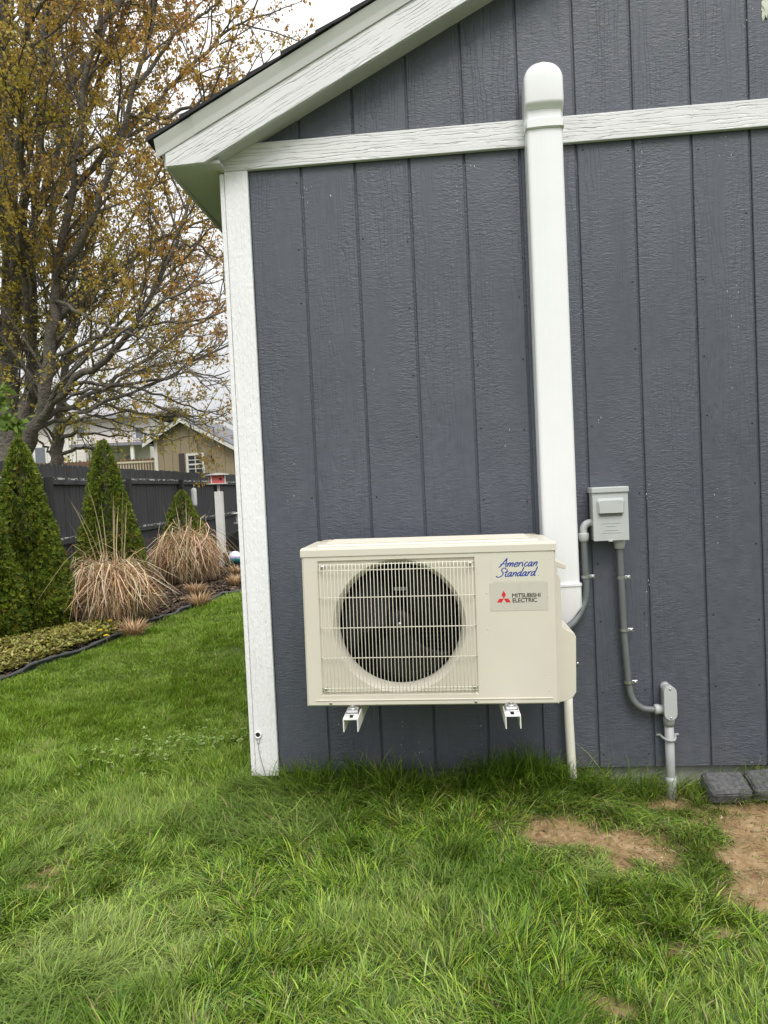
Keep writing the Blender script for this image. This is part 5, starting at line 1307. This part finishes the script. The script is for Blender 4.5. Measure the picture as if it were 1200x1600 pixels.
for (pa, pb, pc, pd_) in ((55, 72, 700, 724), (196, 208, 712, 724), (150, 161, 703, 722), (212, 224, 668, 684), (120, 133, 668, 684)):
    (xa, za), (xb, zb) = hl(pa, pc), hl(pb, pd_)
    w1 = MB().box((xa - 0.08, -0.03, zb - 0.08), (xb + 0.08, 0.012, za + 0.08)).build('window', M_TANW, wh)
    MB().box((xa, -0.045, zb), (xb, -0.0305, za)).build('pane', plain('house_glass', (0.16, 0.17, 0.2), 0.15, spec=0.6), w1)
(xa, za), (xb, zb) = hl(140, 700), hl(246, 690)
pr_ = MB().prism([(-2.4, za - 0.12), (-0.02, za + 0.02), (-0.02, za + 0.16), (-2.4, za + 0.02)], xa, xb, axis='x').build('porch_roof', plain('porch_grey', (0.22, 0.21, 0.24), 0.8), wh)
for px in (146, 196, 231): x_ = hl(px, 705)[0]; MB().box((x_ - 0.07, -2.3, 0), (x_ + 0.07, -2.16, za - 0.11)).build('porch_post', M_TANW, wh)
for px in (108, 112, 135, 139, 143): x_ = hl(px, 705)[0]; MB().box((x_ - 0.05, -0.14, 0), (x_ + 0.05, -0.05, hl(px, 682)[1])).build('downpipe' if px != 139 else 'trim_strip', M_TANW, wh)
# brown neighbour fence in front of the house
nb = at(90, 740, 27.0); nf = empty('picket_fence', (nb[0], nb[1], -0.3), 'reddish brown picket fence in front of the pale house', 'fence', rot=(0, 0, YAW))
zt_ = at(150, 719, 27.0)[2] + 0.3
pm = MB().prism([(-0.065, 0), (0.065, 0), (0.065, zt_ - 0.04), (0.0, zt_), (-0.065, zt_ - 0.04)], 0, 0.02).mesh('picket', plain('brown_fence', (0.13, 0.075, 0.045), 0.8, 0.2))
for k in range(-8, 32): link('picket', pm, nf, loc=(k * 0.14, 0, random.uniform(-.02, .02)))
MB().box((-1.2, 0.021, 0.5), (4.4, 0.06, 0.6)).build('rail', plain('brown_rail', (0.12, 0.07, 0.045), 0.8), nf)
ck = at(182, 724, 25.0); dk = empty('deck_rail', (ck[0], ck[1], -0.3), 'cream painted deck rail between the middle conifer and tan shed', 'railing', rot=(0, 0, YAW))
zt_ = ck[2] + 0.3 - 0.02
MB().box((0, -0.03, zt_), (1.32, 0.05, zt_ + 0.06)).build('top_rail', plain('cream_paint', (0.6, 0.55, 0.4), 0.6), dk)
bal = MB().box((-0.018, 0, 0), (0.018, 0.03, zt_ - 0.001)).mesh('baluster', plain('cream_baluster', (0.55, 0.5, 0.37), 0.6))
for k in range(14): link('baluster', bal, dk, loc=(0.04 + k * 0.095, 0, 0))

# ================================================================== TREES
class TreeGen:
    def __init__(s): s.V = []; s.F = []; s.n = 0; s.L = []
    def tube(s, P, r, sides):
        P = np.asarray(P); m = len(P); d = np.gradient(P, axis=0); d /= np.linalg.norm(d, axis=1)[:, None] + 1e-9
        ref = np.array([0.31, 0.85, 0.42]); x = np.cross(d, ref); x /= np.linalg.norm(x, axis=1)[:, None] + 1e-9; y = np.cross(d, x)
        a = np.arange(sides) * 2 * np.pi / sides
        R = P[:, None] + (x[:, None] * np.cos(a)[None, :, None] + y[:, None] * np.sin(a)[None, :, None]) * np.asarray(r)[:, None, None]
        i = np.arange(m - 1)[:, None] * sides; k = np.arange(sides)[None]; k2 = (k + 1) % sides
        s.F.append((np.stack([i + k, i + k2, i + sides + k2, i + sides + k], -1) + s.n).reshape(-1, 4)); s.V.append(R.reshape(-1, 3)); s.n += m * sides
    def branch(s, p, d, L, r, lvl, maxl, dens, up=0.25):
        m = 6 if lvl <= 1 else (5 if lvl == 2 else 3); P = [p]; d = d / np.linalg.norm(d)
        wig = (0.10, 0.14, 0.2, 0.25)[min(lvl, 3)]
        for i in range(m - 1):
            d = d + rng.normal(0, wig, 3) + np.array([0, 0, up * 0.16]); d /= np.linalg.norm(d); P.append(P[-1] + d * L / (m - 1))
        P = np.array(P); s.tube(P, np.linspace(r, max(r * 0.3, 0.0022), m), 5 if lvl <= 1 else (4 if lvl == 2 else 3))
        s.children(P, L, r, lvl, maxl, dens, up)
    def children(s, P, L, r, lvl, maxl, dens, up):
        if lvl >= 2:
            nl = max(1, int(L * dens * 8)); t = rng.uniform(0.15, 1.05, nl); t = np.clip(t, 0, 1) * (len(P) - 1)
            i = np.minimum(t.astype(int), len(P) - 2); f = (t - i)[:, None]; s.L.append(P[i] * (1 - f) + P[i + 1] * f)
        if lvl >= maxl: return
        gap = (0.30, 0.22, 0.155)[lvl]; nch = max(1, int(L * (0.85 if lvl == 0 else 0.9) / gap))
        for k in range(nch):
            t = (0.22 if lvl == 0 else 0.15) + (0.80) * (k + rng.random()) / nch; t = min(t, 0.99) * (len(P) - 1); i = int(t); f = t - i
            q = P[i] * (1 - f) + P[i + 1] * f; ax = P[i + 1] - P[i]; ax = ax / np.linalg.norm(ax)
            rv = rng.normal(0, 1, 3); rv -= ax * rv.dot(ax); rv /= np.linalg.norm(rv) + 1e-9
            an = rng.uniform(0.45, 0.95); dd = ax * math.cos(an) + rv * math.sin(an) + np.array([0, 0, up * rng.uniform(0.2, 1.2)])
            tt = t / (len(P) - 1)
            ln = L * rng.uniform(0.28, 0.5) * (1.1 - 0.55 * tt) if lvl == 0 else L * rng.uniform(0.3, 0.52) * (1.1 - 0.45 * tt)
            ln = min(ln, 2.1 if lvl == 0 else 0.9); rr = max(0.0028, min(r * 0.45, 0.012 * ln + 0.004))
            s.branch(q, dd, ln, rr, lvl + 1, maxl, dens, up)
    def limb(s, ctrl, r0, r1, sides=9, dens=1.0, kids=True, up=0.25, maxl=3):
        P = np.array(smooth_path([at(*c) for c in ctrl], 5)); P[1:-1] += rng.normal(0, 0.025, P[1:-1].shape)
        s.tube(P, np.linspace(r0 ** 0.8, r1 ** 0.8, len(P)) ** 1.25, sides)
        if kids:
            L = np.linalg.norm(np.diff(P, axis=0), axis=1).sum(); s.children(P, L, r1 + 0.5 * (r0 - r1), 0, maxl, dens, up)
    def leaves(s, per, size, colf, keep=None, drop=0.5):
        C = np.concatenate(s.L)
        if keep is not None: C = C[keep(C)]
        n = len(C) * per; X = np.repeat(C, per, 0) + rng.normal(0, 0.035, (n, 3)) + np.array([0, 0, -0.02])
        d = rng.normal(0, 1, (n, 3)); d[:, 2] -= drop; d /= np.linalg.norm(d, axis=1)[:, None]
        w = np.cross(d, rng.normal(0, 1, (n, 3))); w /= np.linalg.norm(w, axis=1)[:, None] + 1e-9
        sz = size * rng.lognormal(0, 0.25, n)[:, None]
        V = np.stack([X, X + d * sz * 0.55 + w * sz * 0.36, X + d * sz, X + d * sz * 0.5 - w * sz * 0.36], 1).reshape(-1, 3)
        F = (np.arange(n) * 4)[:, None] + np.array([0, 1, 2, 3])
        return V, F, np.repeat(colf(X), 4, 0), len(C)
def tree_objects(T, e, base, leafargs, barkmat, leafm):
    V = np.concatenate(T.V) - base; link('trunk', np_mesh('trunk', V, np.concatenate(T.F), barkmat, smooth=True), e)
    V, F, C, k = T.leaves(**leafargs); link('crown', np_mesh('crown', V - base, F, leafm, C), e); print('TREE', T.n, len(F))
M_TBARK = plain('maple_bark', (0.14, 0.122, 0.10), 0.9, 0.5, 9, 1.0, 22, 0.05)
M_TLEAF = leafmat('bud_leaf', 0.55, 0.48, 0.25)
def leaf_col(X):
    n = len(X); dx = X - CAM; dd = dx @ CF; px = 600 + FPX * (dx @ CR) / dd
    f = np.clip((X[:, 0] + 6.6) / 3.8 + 0.3 * (X[:, 2] - 6) / 4, 0, 1)
    f = np.clip(f * 0.75 + 0.9 * (vnoise(X[:, 0] * 1.6, X[:, 2] * 1.6, 4) - 0.5), 0, 1)[:, None]
    oli = palette([(0.50, 0.40, 0.07), (0.40, 0.36, 0.07), (0.58, 0.43, 0.08), (0.30, 0.28, 0.06)], [3, 2, 2, 2], n, 0.15)
    rus = palette([(0.58, 0.29, 0.07), (0.48, 0.21, 0.06), (0.60, 0.38, 0.11), (0.33, 0.17, 0.06)], [3, 2, 2, 2], n, 0.15)
    return oli * (1 - f) + rus * f
T = TreeGen(); D0 = 13.0
T.limb([(16, 860, D0), (16, 745, D0), (12, 640, 13.0), (18, 400, 13.1), (8, 150, 13.2), (0, -200, 13.4), (-5, -420, 13.5)], 0.27, 0.06, 12)
T.limb([(22, 735, D0), (40, 640, 12.9), (48, 590, 12.8), (52, 420, 12.6), (62, 200, 12.3), (72, -100, 12.0), (80, -300, 11.9)], 0.14, 0.03, 10)
T.limb([(25, 735, D0), (52, 670, 12.7), (72, 610, 12.5), (84, 500, 12.3), (90, 430, 12.2), (118, 250, 12.0), (150, 50, 11.8), (172, -150, 11.6)], 0.14, 0.025, 10)
T.limb([(92, 430, 12.2), (150, 330, 11.9), (198, 180, 11.6), (240, 0, 11.3), (255, -120, 11.2)], 0.07, 0.016)
T.limb([(52, 672, 12.7), (110, 600, 12.2), (165, 560, 11.9), (215, 500, 11.6), (265, 400, 11.4), (300, 290, 11.3), (325, 180, 11.2)], 0.075, 0.014)
T.limb([(60, 660, 12.7), (150, 612, 13.3), (230, 560, 13.9), (320, 500, 14.5), (400, 430, 14.9)], 0.05, 0.014, dens=0.55)
T.limb([(56, 668, 12.7), (140, 640, 12.9), (250, 590, 13.0), (340, 545, 13.2), (420, 520, 13.4)], 0.038, 0.012, dens=0.5, up=0.1)
T.limb([(84, 500, 12.3), (140, 455, 12.5), (210, 400, 12.8), (270, 365, 13.0), (350, 335, 13.2)], 0.06, 0.014, dens=0.8)
T.limb([(105, 310, 12.1), (190, 210, 12.5), (280, 120, 12.9), (345, 60, 13.1), (395, 20, 13.2)], 0.06, 0.014, dens=1.0)
T.limb([(62, 200, 12.3), (150, 70, 12.8), (215, -80, 13.3), (250, -220, 13.5)], 0.06, 0.015)
T.limb([(120, 250, 12.0), (210, 205, 12.4), (300, 165, 12.7), (370, 130, 12.9), (415, 100, 13.0)], 0.045, 0.011, dens=1.0)
T.limb([(150, 50, 11.8), (230, -40, 12.1), (310, -60, 12.3), (370, -90, 12.5)], 0.045, 0.012)
T.limb([(215, 130, 11.5), (275, 60, 11.7), (330, 10, 11.8), (365, -30, 11.9)], 0.035, 0.01)
T.limb([(198, 180, 11.6), (250, 190, 11.8), (310, 215, 12.0), (360, 200, 12.2)], 0.03, 0.009)
T.limb([(265, 400, 11.4), (300, 380, 11.6), (340, 400, 11.9), (380, 380, 12.1)], 0.028, 0.009, dens=0.7)
T.limb([(14, 520, 13.0), (60, 380, 14.0), (120, 230, 14.8), (170, 60, 15.4), (190, -120, 15.8)], 0.12, 0.02)
T.limb([(16, 450, 13.0), (40, 300, 11.8), (30, 120, 10.9), (60, -60, 10.4)], 0.10, 0.02)
T.limb([(12, 600, 13.0), (-80, 450, 12.6), (-170, 250, 12.2), (-240, 20, 11.9)], 0.13, 0.02)
T.limb([(16, 350, 13.1), (-60, 200, 13.8), (-120, 0, 14.4), (-150, -200, 14.8)], 0.09, 0.02)
T.limb([(30, 640, 12.9), (90, 540, 14.0), (150, 430, 15.0), (230, 300, 15.8), (290, 200, 16.3)], 0.06, 0.016, dens=0.8)
T.limb([(62, 640, 12.6), (120, 575, 11.8), (190, 520, 11.0), (260, 470, 10.5), (320, 440, 10.2)], 0.032, 0.012, dens=0.55, up=0.1)
for c, r_ in (([(66, 640, 12.6), (130, 560, 12.9), (200, 470, 13.2), (255, 380, 13.5), (300, 300, 13.7)], 0.04), ([(84, 560, 12.4), (150, 530, 12.0), (230, 510, 11.7), (310, 500, 11.5), (360, 480, 11.4)], 0.04),
              ([(72, 620, 12.5), (130, 610, 12.2), (210, 600, 12.0), (290, 585, 11.8), (350, 590, 11.7)], 0.04), ([(110, 600, 12.2), (170, 600, 12.6), (240, 615, 13.0), (310, 640, 13.3), (350, 650, 13.5)], 0.032),
              ([(88, 470, 12.2), (140, 500, 11.6), (200, 520, 11.1), (270, 560, 10.8), (330, 610, 10.6)], 0.032), ([(90, 430, 12.2), (170, 440, 12.6), (250, 450, 13.0), (340, 440, 13.4)], 0.035),
              ([(20, 420, 13.1), (-10, 250, 12.4), (10, 90, 11.8), (5, -80, 11.4)], 0.08), ([(60, 330, 12.5), (100, 180, 13.4), (120, 20, 14.1), (130, -140, 14.5)], 0.07), ([(56, 520, 12.7), (30, 380, 11.9), (50, 230, 11.2), (90, 90, 10.7)], 0.06)):
    T.limb(c, r_, 0.009, 7, dens=0.7, up=0.12)
base = at(16, 860, D0); base[2] = -0.3
e = empty('maple_tree', tuple(base), 'big many-stemmed maple with rusty budding leaves beyond the fence', 'tree')
low = lambda C: rng.random(len(C)) < np.clip(0.28 + (C[:, 2] - 3.0) * 0.15, 0.20, 0.72)
tree_objects(T, e, base, dict(per=7, size=0.052, colf=leaf_col, keep=low), M_TBARK, M_TLEAF)
T = TreeGen()
T.limb([(88, 800, 16.0), (86, 720, 16.0), (94, 650, 16.0), (104, 570, 16.1), (122, 480, 16.2), (140, 380, 16.3)], 0.17, 0.03, 10, dens=0.6)
T.limb([(91, 690, 16.0), (120, 678, 15.8), (150, 679, 15.6), (203, 683, 15.4)], 0.055, 0.012, 7, dens=0.5, up=0.05, maxl=3)
T.limb([(87, 716, 16.0), (120, 701, 16.2), (150, 702, 16.3), (188, 706, 16.4)], 0.05, 0.01, 7, dens=0.5, up=0.05, maxl=3)
T.limb([(84, 712, 16.0), (70, 695, 15.9), (48, 682, 15.8)], 0.045, 0.012, 7, dens=0.5, up=0.1, maxl=3)
T.limb([(95, 645, 16.0), (150, 618, 16.3), (220, 580, 16.6), (300, 560, 16.9), (345, 530, 17.0)], 0.06, 0.012, 7, dens=0.5)
T.limb([(100, 600, 16.1), (160, 630, 16.4), (230, 648, 16.8), (300, 650, 17.1), (345, 640, 17.3)], 0.05, 0.01, 7, dens=0.6, up=0.05)
for c in ([(98, 630, 16.0), (150, 650, 15.6), (210, 668, 15.2), (270, 690, 14.9)], [(96, 640, 16.0), (140, 662, 16.6), (190, 672, 17.2), (250, 668, 17.8)], [(92, 670, 16.0), (130, 655, 15.4), (185, 645, 14.9), (250, 650, 14.5)], [(102, 600, 16.1), (150, 600, 15.5), (220, 625, 15.0), (290, 655, 14.6), (335, 668, 14.3)], [(90, 690, 16.0), (60, 660, 15.5), (20, 645, 15.2)]):
    T.limb(c, 0.035, 0.008, 6, dens=0.45, up=0.05)
T.limb([(104, 570, 16.1), (170, 520, 16.6), (240, 460, 17.0), (310, 420, 17.3)], 0.06, 0.012, 7, dens=0.6)
base = at(88, 800, 16.0); base[2] = -0.3
e = empty('maple_tree', tuple(base), 'slimmer sparse maple with low bare limbs before the pale house', 'tree')
tree_objects(T, e, base, dict(per=5, size=0.06, colf=leaf_col, keep=lambda C: rng.random(len(C)) < 0.75), M_TBARK, M_TLEAF)
# fresh green sapling reaching in at the picture edge
T = TreeGen()
T.limb([(-70, 900, 8.6), (-62, 760, 8.6), (-50, 660, 8.6), (-40, 560, 8.7), (-30, 480, 8.8)], 0.035, 0.01, 7, dens=0.0, kids=False)
for c in ([(-52, 680, 8.6), (-25, 655, 8.5), (4, 650, 8.4), (26, 660, 8.4)], [(-50, 650, 8.6), (-20, 625, 8.6), (8, 622, 8.6)], [(-46, 600, 8.6), (-20, 600, 8.7), (6, 612, 8.7)], [(-60, 720, 8.6), (-90, 660, 8.6), (-120, 600, 8.6)]):
    T.limb(c, 0.012, 0.004, 5, dens=1.0, up=0.0, maxl=1)
    P = np.array(smooth_path([at(*q) for q in c], 8)); T.L.append(P[6:] + rng.normal(0, 0.03, P[6:].shape)); T.L.append(P[8:] + rng.normal(0, 0.05, P[8:].shape))
base = at(-70, 900, 8.6); base[2] = -0.2
e = empty('green_sapling', tuple(base), 'fresh green leaved twigs of a sapling at the picture edge above the conifers', 'sapling')
tree_objects(T, e, base, dict(per=4, size=0.085, colf=lambda X: palette([(0.16, 0.25, 0.04), (0.22, 0.30, 0.06), (0.11, 0.18, 0.03)], [3, 2, 2], len(X), 0.12), drop=0.8), M_TBARK, M_TLEAF)
